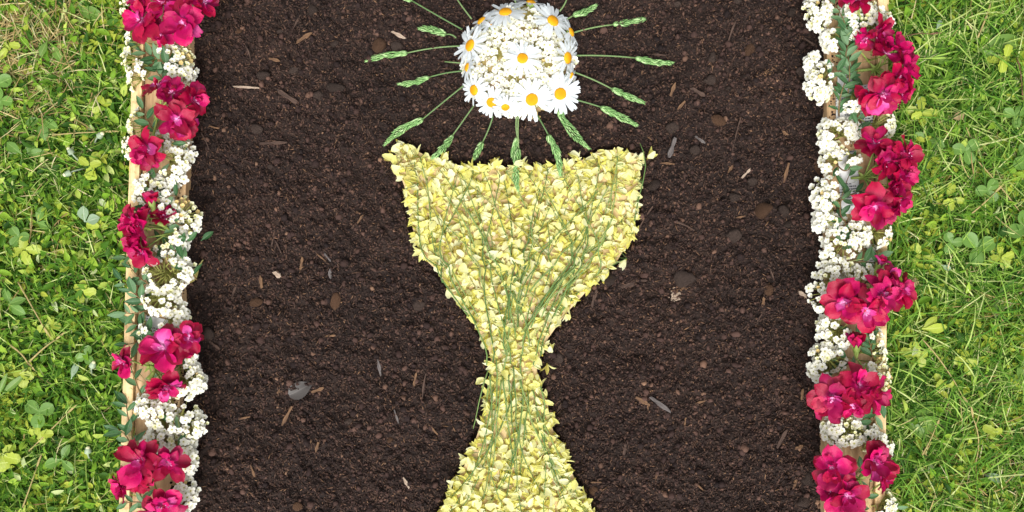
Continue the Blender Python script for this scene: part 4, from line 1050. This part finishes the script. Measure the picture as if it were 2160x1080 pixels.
# ------------------------------------------------------------------ geranium heads
GP = {}
for mn in ('petal_crimson', 'petal_magenta', 'petal_pink'):
    GP[mn] = []
    for _ in range(8):
        V, F, T, W = petal(1, R.uniform(.64, .92), [.16, .40, R.uniform(.66, .8), R.uniform(.86, 1), 1.0, R.uniform(.7, .9), R.uniform(.25, .5)], R.uniform(.1, .6), R.uniform(-.9, .35), 7, 2, .11, R.uniform(0, 6))
        V = [(v[0] + (.05 * R.uniform(-1, 1) if t_ > .8 else 0), v[1] + .015 * R.uniform(-1, 1), v[2] + .03 * R.uniform(-1, 1)) for v, t_ in zip(V, T)]
        GP[mn].append(mesh('petal', V, F, MAT[mn], T, True, None, W))
def ger_center():
    b = MB()
    V, F = dome(.0022, .003, 2, 7); b.add(V, F, mi=0)
    for i in range(6):
        a = R.uniform(0, 6.28); e = R.uniform(.5, 1.2); p = Vector((math.cos(a) * math.cos(e), math.sin(a) * math.cos(e), math.sin(e))) * R.uniform(.005, .009)
        b.add(*tube([(0, 0, 0), p], .0004, .0007, 4)[:2], mi=0)
    V, F, T, W = petal(.009, .0045, [.6, 1, .8, .2], .5, .8, 4, 1)
    b.add(V, F, T, W, 0, Matrix.Rotation(R.uniform(0, 6), 4, 'Z') @ Matrix.Rotation(-.8, 4, 'Y'))
    for i in range(5):       # calyx behind the petals
        V, F, T, W = petal(.011, .0042, [.7, 1, .7, .1], .5, .1, 4, 1)
        b.add(V, F, T, W, 1, Matrix.Rotation(1.2566 * i, 4, 'Z') @ Matrix.Rotation(.45, 4, 'Y') @ Matrix.Translation((0, 0, -.004)))
    V, F = dome(.0024, -.010, 3, 6); b.add(V, [f[::-1] for f in F], mi=1)
    return b.mesh('floret', [MAT['stamen'], MAT['ger_green']])
GC = [ger_center() for _ in range(4)]
def ger_floret(o, base, px, py, dia, d, tilt, z, style=0, openness=.2):
    a = axis_of(d, tilt); zz = BT + z
    c = P(px, py, zz)
    f = obj('floret', R.choice(GC), o, frame(c - base, a, R.uniform(0, 6.28)))
    L = dia * S * .5 * R.uniform(.76, .98)
    for ring, (n_, sc_, el) in enumerate(((6, 1.02, openness - .05), (5, .84, openness + .38), (3, .5, openness + .9))):
        for i in range(n_):
            mn = R.choices(('petal_crimson', 'petal_magenta', 'petal_pink'), ((.70, .27, .03), (.55, .38, .07), (.2, .45, .35))[ring])[0]
            if style == 1 and R.random() < .5: mn = 'petal_magenta'
            az = 2 * PI * (i + .5 * ring) / n_ + R.uniform(-.3, .3)
            e = el + R.uniform(-.26, .26)
            s_ = L * sc_ * R.uniform(.9, 1.12)
            obj('petal', R.choice(GP[mn]), f, frame_x((math.cos(az) * .0014, math.sin(az) * .0014, .0006 * ring), az, e, R.uniform(-.5, .5), s_))
    return c, a
def ger_bud(o, base, px, py, d, tilt, z, L, openb=True):
    a = axis_of(d, tilt); c = P(px, py, BT + z)
    b = MB()
    V, F = dome(.0032, -.009, 3, 7); b.add(V, [q[::-1] for q in F])
    for i in range(5):
        V, F, T, W = petal(L * S * .62, .0052, [.8, 1, .8, .12], .7, .15, 4, 1)
        b.add(V, F, T, W, 0, Matrix.Rotation(1.2566 * i, 4, 'Z') @ Matrix.Translation((.0026, 0, -.003)) @ Matrix.Rotation(-1.25, 4, 'Y'))
    f = obj('bud', b.mesh('bud', MAT['ger_green']), o, frame(c - base, a))
    if openb:
        for i in range(6):
            obj('petal', R.choice(GP[R.choice(('petal_crimson', 'petal_magenta', 'petal_pink'))]), f, frame_x((0, 0, .002), i * 1.047 + R.uniform(-.2, .2), 1.18 + R.uniform(-.12, .1), 0, L * S * R.uniform(.85, 1.05)))
    return c, a
def geranium(hubpx, florets, label, buds=(), stalk=None, side='left'):
    base = P(hubpx[0], hubpx[1], BT)
    o = empty('geranium_head', base, label, 'geranium', 'crimson geranium heads on the boards')
    hub = Vector((0, 0, .012)); st = MB()
    ends = []
    for f in florets: ends.append(ger_floret(o, base, *f))
    for bd in buds: ends.append(ger_bud(o, base, *bd))
    for c, a in ends:
        q = c - base - a * .008
        st.add(*tube(bez(hub, (hub + q) / 2 + Vector((R.uniform(-.004, .004), R.uniform(-.004, .004), .004)) - a * .006, q, 6), .0012, .0010)[:2])
    for i in range(5):
        V, F, T, W = petal(.010, .004, [.7, 1, .7, .1], .4, -.3, 3, 1); st.add(V, F, T, W, 0, frame_x(hub, i * 1.26 + R.uniform(-.3, .3), R.uniform(0, .6)))
    if stalk:
        e = P(stalk[0], stalk[1], BT + .006) - base
        st.add(*tube(bez(hub, (hub + e) / 2 + Vector((0, 0, .003)), e, 6), .0021, .0018)[:2])
    obj('flower_stalks', st.mesh('flower_stalks', MAT['ger_green']), o)
# florets: px, py, diameter, facing dir, tilt, height, style, openness
geranium((345, 72), [(300, 44, 96, 170, 30, .040, 0), (386, 48, 112, -60, 12, .050, 1, .15), (346, 4, 86, 100, 20, .045, 0), (428, 6, 78, 20, 45, .040, 0), (296, -2, 74, 150, 40, .036, 1), (340, 70, 66, -110, 45, .028, 0), (402, -10, 80, 60, 30, .045, 0)],
         'topmost crimson geranium head on the left board, cut by the picture edge')
geranium((342, 238), [(334, 184, 84, 110, 55, .036, 0), (362, 196, 70, 60, 40, .036, 1), (408, 212, 86, 10, 62, .036, 1, .45), (372, 250, 100, -60, 25, .046, 0), (386, 264, 70, -20, 40, .036, 0), (312, 312, 92, -120, 35, .042, 0), (310, 330, 70, -90, 55, .030, 1)],
         'second crimson geranium head from the top on the left board', stalk=(322, 275))
geranium((366, 490), [(280, 468, 78, 165, 45, .034, 1, .5), (300, 482, 84, 190, 45, .038, 0, .4), (312, 452, 62, 120, 60, .030, 1, .6), (300, 528, 80, -130, 45, .036, 0, .4), (288, 505, 74, 200, 55, .036, 1, .5), (346, 462, 60, 90, 60, .022, 0, .5)],
         'crimson geranium head seen from behind on the left board, stalks showing', buds=[(322, 438, 95, 75, .034, 34), (334, 470, 150, 70, .026, 22, False)], stalk=(385, 470))
geranium((325, 770), [(346, 736, 100, 110, 22, .044, 0, .15), (398, 714, 80, 30, 35, .044, 0, .25), (384, 732, 60, -40, 45, .034, 1), (262, 762, 84, 190, 40, .040, 0, .25), (350, 812, 92, -70, 45, .036, 0, .3), (335, 822, 64, -110, 55, .030, 1, .4)],
         'loose spread-out crimson geranium head below the white arcs on the left board', buds=[(318, 795, -120, 75, .030, 20, False)], stalk=(360, 760))
geranium((325, 1000), [(300, 972, 106, 120, 22, .044, 0, .2), (356, 978, 92, 40, 30, .044, 1, .25), (262, 1024, 84, 200, 45, .038, 1, .35), (288, 1008, 80, -100, 40, .036, 0), (345, 1064, 92, -60, 28, .040, 0, .2), (325, 1078, 72, -100, 40, .036, 0)],
         'bottom crimson geranium head on the left board', stalk=(345, 1010))
geranium((1815, 62), [(1808, 0, 84, 110, 35, .040, 0), (1790, -16, 70, 140, 45, .036, 1), (1848, 70, 78, -20, 50, .030, 1, .4), (1826, 80, 60, -120, 50, .024, 0, .4)],
         'topmost crimson geranium head on the right board, half under white blossoms')
geranium((1838, 150), [(1868, 112, 78, 60, 50, .036, 0, .4), (1892, 106, 80, 40, 45, .038, 1, .4), (1906, 146, 96, 10, 45, .044, 1, .35), (1890, 165, 80, -20, 40, .046, 0, .3), (1862, 198, 106, -90, 25, .046, 0, .25), (1902, 194, 70, -30, 50, .036, 1, .3), (1836, 205, 70, 210, 45, .034, 0, .3)],
         'crimson geranium head near the top of the right board with stalks pointing inwards', stalk=(1805, 150))
geranium((1815, 376), [(1846, 302, 104, 120, 35, .042, 0, .3), (1876, 334, 92, 30, 30, .050, 1, .3), (1908, 326, 80, 20, 45, .044, 0, .35), (1866, 345, 80, -30, 30, .050, 0, .25), (1898, 372, 84, 0, 45, .046, 1, .4), (1880, 396, 76, -30, 45, .044, 0, .4), (1846, 434, 104, -120, 32, .044, 0, .25), (1896, 424, 76, -30, 50, .038, 1, .4), (1872, 440, 70, -70, 45, .036, 1, .35), (1912, 348, 64, 0, 60, .034, 1, .4)],
         'biggest crimson geranium head, on the right board beside the newspaper', stalk=(1795, 376))
geranium((1825, 620), [(1780, 636, 104, 190, 30, .044, 0, .25), (1826, 654, 104, -90, 22, .048, 0, .2), (1876, 590, 84, 70, 40, .042, 0, .3), (1898, 612, 84, 10, 40, .044, 0, .3), (1862, 622, 96, 30, 18, .052, 1, .25), (1800, 622, 60, 140, 45, .034, 1, .4)],
         'wide crimson geranium head in the middle of the right board', buds=[(1852, 565, 70, 70, .030, 24)], stalk=(1810, 590))
geranium((1814, 778), [], 'single half-open pink geranium bud on the right board', buds=[(1806, 742, 98, 72, .028, 40), ], stalk=(1816, 785))
geranium((1800, 840), [(1756, 838, 104, 200, 30, .044, 0, .25), (1812, 812, 106, 80, 15, .050, 0, .2), (1838, 832, 84, -20, 35, .044, 1, .3), (1796, 852, 80, -100, 30, .044, 0, .25), (1734, 852, 60, 215, 50, .030, 1, .4)],
         'crimson geranium head below the single bud on the right board')
geranium((1805, 1005), [(1756, 986, 102, 160, 22, .046, 0, .2), (1846, 974, 96, 50, 25, .044, 0, .2), (1858, 1006, 76, -10, 45, .038, 1, .3), (1786, 1044, 112, -90, 18, .050, 1, .2), (1752, 1030, 64, 200, 50, .032, 0, .3), (1796, 1078, 80, -90, 40, .036, 0, .3)],
         'bottom crimson geranium head on the right board')

# ------------------------------------------------------------------ mound with daisies
MC = P(1095, 128, 0); MR, MH = 118 * S, .023
b = MB(); V, F = dome(MR, MH, 7, 28, .03); b.add(V, F); 
o = obj('flower_mound_base', b.mesh('flower_mound_base', MAT['mound'])); o.location = (MC.x, MC.y, -.001)
tag(o, 'low olive-tan mound hidden under the white blossoms above the chalice', 'mound')
def on_dome(px, py, lift=0.0, sq=1.0):
    """point + normal on the mound under a photo pixel"""
    z = MH * .6
    for _ in range(4):
        p = P(px, py, z); u, v = (p.x - MC.x) / MR, (p.y - MC.y) / MR; r2 = min(u * u + v * v, .9); z = MH * math.sqrt(1 - r2)
    nrm = Vector((u / MR, v / MR, math.sqrt(1 - r2) / MH)).normalized()
    return P(px, py, z + lift), nrm
cents = [(1095 + r_ * math.cos(a_), 128 + r_ * .98 * math.sin(a_)) for r_, n_, o_ in ((0, 1, 0), (38, 6, .3), (72, 11, .1), (100, 15, .4)) for a_ in [o_ + 2 * PI * i / n_ for i in range(n_)]]
for i, (x, y) in enumerate(sorted(cents, key=lambda q: (q[1], q[0]))):
    x += R.uniform(-5, 5); y += R.uniform(-5, 5)
    p, nrm = on_dome(x, y, .004)
    ax = (nrm + Vector((R.gauss(0, .15), R.gauss(0, .15), .3))).normalized()
    stl = 'tan' if R.random() < .07 else 'white'
    corymb(0, 0, 0, 0, 26, f'white blossom cluster in the daisy mound, {nth(i + 1)} counting down from its top', 'white blossom clusters in the mound', stl, R.randint(15, 20), base=max(0.0, p.z - .014), cap=72, axis=ax, center=p)

DP = []
for _ in range(5):
    V, F, T, W = petal(1, R.uniform(.24, .30), [.5, .8, .95, 1.0, .95, .55], R.uniform(-.3, .3), R.uniform(-.35, .1), 5, 1, notch=.04)
    DP.append(mesh('petal', V, F, MAT['daisy_petal'], T, True, None, W))
DISC = []
for _ in range(3):
    V, F = dome(1, .55, 6, 18, .035); T = [math.hypot(v[0], v[1]) for v in V]
    DISC.append(mesh('disc', V, F, MAT['daisy_disc'], T))
def daisy(px, py, dia, d, tilt, label, z=None, droop=0.0):
    p, _ = on_dome(px, py, .014)
    if z is not None: p = P(px, py, z)
    a = axis_of(d + R.uniform(-12, 12), tilt * .95); r = dia * S / 2; dr = r * R.uniform(.27, .31)
    base = Vector((p.x, p.y, max(0, p.z - .016)))
    o = empty('daisy', base, label, 'daisy', 'daisies on the mound'); c = p - base
    q = Vector(a).to_track_quat('Z', 'Y')
    obj('disc', R.choice(DISC), o, frame(c, a, R.uniform(0, 6), (dr, dr, dr)))
    n_ = R.randint(19, 23)
    for i in range(n_):
        if R.random() < .04: continue
        az = 2 * PI * i / n_ + R.uniform(-.1, .1); e = -droop + R.uniform(-.2, .16) - (.08 if i % 2 else 0)
        m_ = Matrix.LocRotScale(c, q, None) @ frame_x((math.cos(az) * dr * .8, math.sin(az) * dr * .8, .0004 * (i % 2)), az, e, R.uniform(-.25, .25), (r - dr * .8) * R.uniform(.9, 1.06))
        obj('petal', R.choice(DP), o, m_)
    b = MB(); b.add(*tube([c - a * .001, c - a * .006, c - a * .006 - Vector((0, 0, .008))], .0018, .0011)[:2])
    V, F = dome(dr * .95, -dr * .7, 3, 9); b.add(V, [f[::-1] for f in F], M=frame(c - a * .0008, a))
    obj('calyx', b.mesh('calyx', MAT['ger_green']), o)
for a in [
    (1102, 123, 84, 90, 8, 'daisy in the middle of the mound of white blossoms'),
    (992, 96, 92, 165, 48, 'large daisy at the left side of the mound, facing left'),
    (1166, 44, 88, 40, 36, 'daisy at the upper right of the mound'),
    (1066, 26, 92, 105, 46, 'daisy at the top of the mound, facing up the picture'),
    (1120, 6, 80, 85, 74, 'daisy at the top of the mound seen from behind its petals'),
    (1016, 44, 78, 130, 68, 'daisy at the upper left of the mound turned away'),
    (1032, 52, 50, 120, 50, 'small daisy tucked beside the upper left daisy'),
    (1197, 122, 82, 2, 55, 'daisy at the right side of the mound, facing right'),
    (1204, 68, 74, 10, 70, 'side-on daisy at the right below the upper right daisy'),
    (1182, 198, 90, -50, 12, 'large daisy at the lower right of the mound'),
    (1122, 210, 92, -110, 14, 'large daisy at the bottom of the mound, next to the lower right one'),
    (1037, 216, 72, -110, 30, 'daisy at the lower left of the mound'),
    (1066, 226, 58, -90, 52, 'small daisy at the bottom between two larger ones'),
    (1000, 190, 72, 205, 46, 'daisy at the left below the side-on petals'),
    (986, 142, 66, 180, 72, 'side-on daisy at the left of the mound with hidden centre'),
    (1205, 160, 60, -15, 74, 'side-on daisy at the right above the lower right one')]:
    daisy(*a)

# ------------------------------------------------------------------ grass seed heads
def seed_head(p0, p1, p2, wid, label):
    """stem p0->p1, head p1->p2 in pixels"""
    z = .006
    a, b_, c = P(*p0, z + .004), P(*p1, z), P(*p2, z)
    zs = lambda v: float(soil_h(np.array([v.x]), np.array([v.y]))[0]) + .005
    for v in (b_, c):
        px_, py_ = v.x / S + 1080, 540 - v.y / S
        v.z = max(zs(v), .022 if in_chalice(np.array(px_), np.array(py_), 4) else 0)
    base = a.copy(); base.z = 0
    o = empty('grass_seed_head', base, label, 'seed head', 'green grass seed heads round the mound')
    m_ = (a + b_) / 2 + Vector((R.uniform(-.003, .003), R.uniform(-.003, .003), .003))
    st = MB(); st.add(*tube([q - base for q in bez(a, m_, b_, 8)], .0011, .0010)[:2]); obj('stem', st.mesh('stem', MAT['spike_stem']), o)
    ax = c - b_; L = ax.length; az = math.atan2(ax.y, ax.x); side = Vector((-math.sin(az), math.cos(az), 0)); bend = R.uniform(-.08, .08) * L
    R_lob = R.uniform(9, 20); hd = MB(); n_ = int(L / .0026); w = wid * S / 2 * .76; lob = R.uniform(0, 6)
    hd.add(*tube([b_ - base, (b_ + c) / 2 + side * bend - base, c - base], .0009, .0004, 4)[:2])
    for i in range(n_):
        t = (i + .5) / n_; pr = math.sin(PI * min(1, t * .92 + .10)) ** .55 * (1 + .28 * math.sin(t * R_lob + lob))
        ctr = b_.lerp(c, t) + side * bend * 4 * t * (1 - t)
        for k in range(6):
            ph = 2 * PI * (k + .5 * (i % 2)) / 6 + R.uniform(-.2, .2)
            off = side * math.cos(ph) * w * .50 * pr + Vector((0, 0, 1)) * math.sin(ph) * w * .42 * pr
            if math.sin(ph) < -.6: continue
            p = ctr + off - base
            M = frame_x(p, az + math.cos(ph) * R.uniform(.18, .42), .10 + math.sin(ph) * .3, R.uniform(-.3, .3))
            ln = R.uniform(.0052, .0075) * (1.1 - .3 * t); wd = ln * R.uniform(.15, .2)
            V = [(-.3 * ln, 0, 0), (.25 * ln, wd, 0), (.25 * ln, -wd, 0), (.25 * ln, 0, wd * .9), (.25 * ln, 0, -wd * .6), (ln, 0, 0)]
            F = [(0, 3, 1), (0, 2, 3), (5, 1, 3), (5, 3, 2), (0, 1, 4), (0, 4, 2), (5, 4, 1), (5, 2, 4)]
            hd.add(V, F, [0, .5, .5, .5, .5, 1], None, 0, M)
    obj('spikelets', hd.mesh('spikelets', MAT['spike']), o)
for a in [
    ((962, 80), (942, 74), (886, 63), 24, 'short fat grass seed head at the upper left of the mound'),
    ((970, 97), (860, 112), (773, 127), 20, 'long grass seed head pointing left, level with the large left daisy'),
    ((975, 150), (906, 162), (842, 177), 18, 'grass seed head pointing left below the long one'),
    ((985, 175), (892, 250), (812, 305), 26, 'large grass seed head reaching the left tip of the chalice'),
    ((1000, 222), (955, 284), (914, 335), 22, 'grass seed head at lower left touching the rim flowers'),
    ((1040, 245), (1018, 298), (1000, 334), 22, 'short grass seed head hanging between mound and chalice'),
    ((1091, 240), (1091, 288), (1085, 336), 18, 'grass seed head straight below the mound, the upper one'),
    ((1094, 240), (1094, 312), (1093, 402), 24, 'long grass seed head straight below the mound, lying over the yellow flowers'),
    ((1130, 238), (1156, 284), (1179, 370), 24, 'grass seed head crossing the rim right of the middle'),
    ((1160, 215), (1176, 232), (1242, 312), 30, 'broad grass seed head below the lower right daisy'),
    ((1205, 208), (1266, 227), (1342, 263), 24, 'grass seed head at lower right with the branching tip'),
    ((1205, 150), (1290, 187), (1357, 215), 20, 'slim grass seed head pointing right and down'),
    ((1200, 118), (1340, 121), (1420, 130), 22, 'rightmost grass seed head, on a long level stem'),
    ((1200, 72), (1293, 50), (1360, 38), 22, 'grass seed head pointing right, above the rightmost one'),
    ((1185, 46), (1208, 34), (1256, 11), 22, 'short grass seed head at the upper right of the mound'),
    ((975, 62), (870, 4), (800, -38), 20, 'grass stem running off the top picture edge at the left'),
    ((995, 40), (963, -4), (930, -70), 20, 'short visible grass stem leaving the top edge beside the upper left daisy'),
    ((1180, 24), (1196, -4), (1228, -70), 20, 'short visible grass stem leaving the top edge beside the upper right daisy'),
    ((1090, 12), (1082, -20), (1074, -90), 20, 'grass stem leaving the top edge above the mound')]:
    seed_head(*a)
b = MB(); q0, q1 = P(938, 130, .006), P(985, 134, .012); b.add(*tube([Vector((0, 0, 0)), q1 - q0], .0009)[:2])
tag(obj('cut_stem', b.mesh('cut_stem', MAT['spike_stem']), None, Matrix.Translation(q0)), 'short bare cut stem at the left of the mound', 'stem')

# ------------------------------------------------------------------ broom sprigs forming the chalice
def broom_flower():
    b = MB()
    for s_ in (-1, 1):
        V, F, T, W = petal(.0140 * R.uniform(.8, 1.1), .0058 * R.uniform(.8, 1.15), [.2, .6, 1, .95, .65, .12], .6, R.uniform(-.5, .7), 4, 1)
        b.add(V, F, T, W, 0, Matrix.Rotation(s_ * R.uniform(.1, .75), 4, 'Z') @ Matrix.Rotation(s_ * R.uniform(.2, 1.1), 4, 'X'))
    V, F, T, W = petal(.012, .0050, [.3, .8, 1, .9, .6, .15], 1.1, .5, 4, 1); b.add(V, F, T, W, 0, Matrix.Rotation(PI * 0, 4, 'X') @ Matrix.Translation((0, 0, -.0012)))
    V, F = dome(.0014, .0028, 2, 5); b.add(V, F, mi=1, M=frame((.001, 0, 0), (-1, 0, 0)))
    return b.mesh('flower', [MAT['broom_wing'], MAT['broom_calyx']])
def broom_banner():
    V, F, T, W = petal(.0145, .0125 * R.uniform(.5, .85), [.2, .6, .95, 1, R.uniform(.7, .95), R.uniform(.45, .75), R.uniform(.1, .3)], R.uniform(.3, 1.1), R.uniform(-.9, 1.2), 6, 2, R.uniform(.03, .1), R.uniform(0, 6), 0)
    return mesh('banner_petal', V, F, MAT['broom_banner'], T, True, None, W)
BF = [broom_flower() for _ in range(12)]; BB = [broom_banner() for _ in range(14)]
def add_flower(parent, base, c, az, el, ro, s_=1.0):
    f = obj('flower', R.choice(BF), parent, frame_x(c - base, az, el, ro, s_))
    if R.random() < .75:
        obj('banner_petal', R.choice(BB), f, frame_x((.0005, 0, .0012), R.uniform(-.8, .8), R.uniform(.0, .55), R.uniform(-.6, .6), R.uniform(.7, 1.1)))
    return f

class Sprig: pass
sprigs = []
def path(u0, u1, y0, y1, n=22, wob=13):
    pts = []; ph = R.uniform(0, 6)
    for i in range(n + 1):
        t = i / n; y = y0 + (y1 - y0) * t; u = u0 + (u1 - u0) * t
        l, r_ = float(xl(y)), float(xr(y)); x = (l + r_) / 2 + u * (r_ - l) / 2 * .95 + wob * math.sin(ph + 3 * t)
        pts.append((x, y))
    while len(pts) > 6 and pts[-1][1] < ytop(pts[-1][0]) + 8: pts.pop()
    return pts
N_CUP, N_FOOT = 46, 20
for i in range(N_CUP):
    u = -1 + 2 * (i + .5) / N_CUP; low = R.random() < .55
    y0 = R.uniform(640, 780) if low else R.uniform(520, 680); y1 = R.uniform(320, 400) if (not low or R.random() < .6) else R.uniform(420, 540)
    s_ = Sprig(); s_.pts = path(max(-1, min(1, u * .6 + R.gauss(0, .55))), max(-1, min(1, u + R.gauss(0, .2))), y0, y1); s_.zone = 'cup'; sprigs.append(s_)
for i in range(N_FOOT):
    u = -1 + 2 * (i + .5) / N_FOOT
    s_ = Sprig(); s_.pts = path(max(-1, min(1, u * .8 + R.gauss(0, .4))), max(-1, min(1, u + R.gauss(0, .14))), R.uniform(740, 860), R.uniform(1030, 1150)); s_.zone = 'foot'; sprigs.append(s_)
s_ = Sprig(); s_.pts = [(1335, 492), (1340, 455), (1347, 420), (1356, 385), (1362, 350), (1357, 320), (1350, 302)]; s_.zone = 'cup'; sprigs.append(s_)
s_ = Sprig(); s_.pts = [(1100, 700), (1150, 640), (1210, 585), (1260, 530), (1288, 470), (1300, 400), (1302, 330)]; s_.zone = 'cup'; sprigs.append(s_)
s_ = Sprig(); s_.pts = [(1185, 655), (1225, 610), (1265, 575), (1300, 555), (1322, 545)]; s_.zone = 'cup'; sprigs.append(s_)
s_ = Sprig(); s_.pts = [(1030, 780), (1020, 810), (1010, 850), (1003, 885), (998, 904)]; s_.zone = 'foot'; sprigs.append(s_)
s_ = Sprig(); s_.pts = [(1130, 860), (1160, 920), (1190, 985), (1215, 1040), (1245, 1090)]; s_.zone = 'foot'; sprigs.append(s_)
# flower spots
spots = []
grid = {}
def try_spot(x, y, dmin):
    gx_, gy_ = int(x // 14), int(y // 14)
    for a in range(gx_ - 1, gx_ + 2):
        for b2 in range(gy_ - 1, gy_ + 2):
            for (qx, qy) in grid.get((a, b2), ()):
                if (qx - x) ** 2 + (qy - y) ** 2 < dmin * dmin: return
    grid.setdefault((gx_, gy_), []).append((x, y)); spots.append((x, y))
for _ in range(22000):
    y = R.uniform(300, 1150); x = R.uniform(820, 1375)
    if in_chalice(np.array(x), np.array(y), 8 * (2 * float(vnoise(np.array([x]), np.array([y]), .035, 5)[0]) - 1) + 1): try_spot(x, y, 10.3 if y < 1090 else 16)
for s_ in sprigs:
    q = np.array(s_.pts); s_.arr = q; s_.fl = []
ALLP = np.concatenate([s_.arr for s_ in sprigs]); OWN = np.concatenate([[i] * len(s_.arr) for i, s_ in enumerate(sprigs)])
for (x, y) in spots:
    d2 = (ALLP[:, 0] - x) ** 2 + (ALLP[:, 1] - y) ** 2; k = int(np.argmin(d2 * NR.uniform(.6, 1.4, len(d2)))); sprigs[OWN[k]].fl.append((x, y, ALLP[k]))
for zone, word in (('cup', 'bowl'), ('foot', 'stem and foot')):
    zs_ = sorted([s_ for s_ in sprigs if s_.zone == zone], key=lambda s_: s_.arr[:, 0].mean())
    for i, s_ in enumerate(zs_):
        z = R.uniform(.011, .016) if R.random() < (.5 if zone == 'cup' else .65) else R.uniform(.0155, .019); n_ = len(s_.pts)
        top = .006
        P3 = [P(x, y, z + .003 * math.sin(5 * j / n_ + i)) for j, (x, y) in enumerate(s_.pts)]; c = P3[0].copy(); c.z = top
        o = empty('broom_sprig', c, f'pale yellow broom sprig in the chalice {word}, {nth(i + 1)} from the left', 'broom sprig', f'broom sprigs forming the chalice {word}')
        st = MB(); st.add(*tube([q - c for q in P3], .0010, .0005)[:2])
        for (x, y, at) in s_.fl:
            zz = R.uniform(.008, .0135); az = R.uniform(0, 2 * PI); el = R.uniform(-.12, .22)
            fc = P(x, y, zz) - Vector((math.cos(az), math.sin(az), 0)) * .005
            a3 = P(at[0], at[1], z)
            if (fc - a3).length < .026: st.add(*tube([a3 - c, (a3 + fc) / 2 - c + Vector((0, 0, .001)), fc - c], .0004, .0004, 3)[:2])
            add_flower(o, c, fc, az, el, R.uniform(-.8, .8), R.uniform(.72, 1.18))
        obj('stem', st.mesh('stem', MAT['broom_stem']), o)
        s_.obj = o
# loose blossoms dropped on the soil round the chalice
for (x, y, az, lab) in [
    (1052, 332, 200, 'single yellow blossom on the soil just above the rim'),
    (1366, 334, 60, 'yellow blossom at the far right tip of the rim'),
    (1236, 1042, 150, 'cream blossom on the soil right of the chalice foot'),
    (1210, 992, 170, 'yellow blossom right of the chalice foot, above the cream one'),
    (1192, 946, 190, 'yellow blossom on the soil right of the chalice stem'),
    (1004, 810, 20, 'yellow blossom on the soil left of the chalice waist'),
    (1256, 600, 100, 'tiny yellow blossom beside the right side of the bowl'),
    (1154, 768, 260, 'cream blossom hanging at the right of the waist'),
    (1162, 744, 90, 'pale blossom on the soil right of the waist'),
    (948, 1020, 30, 'yellow blossom at the left edge of the foot'),
    (1200, 325, 330, 'pale blossom above the right half of the rim'),
    (922, 562, 120, 'yellow blossom on the soil left of the narrowing bowl'),
    (1320, 548, 210, 'cream blossom on the soil right of the bowl'),
    (938, 340, 80, 'upright yellow blossom at the left part of the rim')]:
    p = P(x, y, .007); f = obj('broom_blossom', R.choice(BF), None, frame_x(p, math.radians(az), .2, R.uniform(-1, 1), 1.05)); tag(f, lab, 'blossom', 'loose broom blossoms round the chalice')
    obj('banner_petal', R.choice(BB), f, frame_x((.0005, 0, .0012), 0, .7, 0, 1.0))
print('flower spots', len(spots), 'objects', len(bpy.data.objects), 'tris', sum(len(m_.polygons) for m_ in bpy.data.meshes))
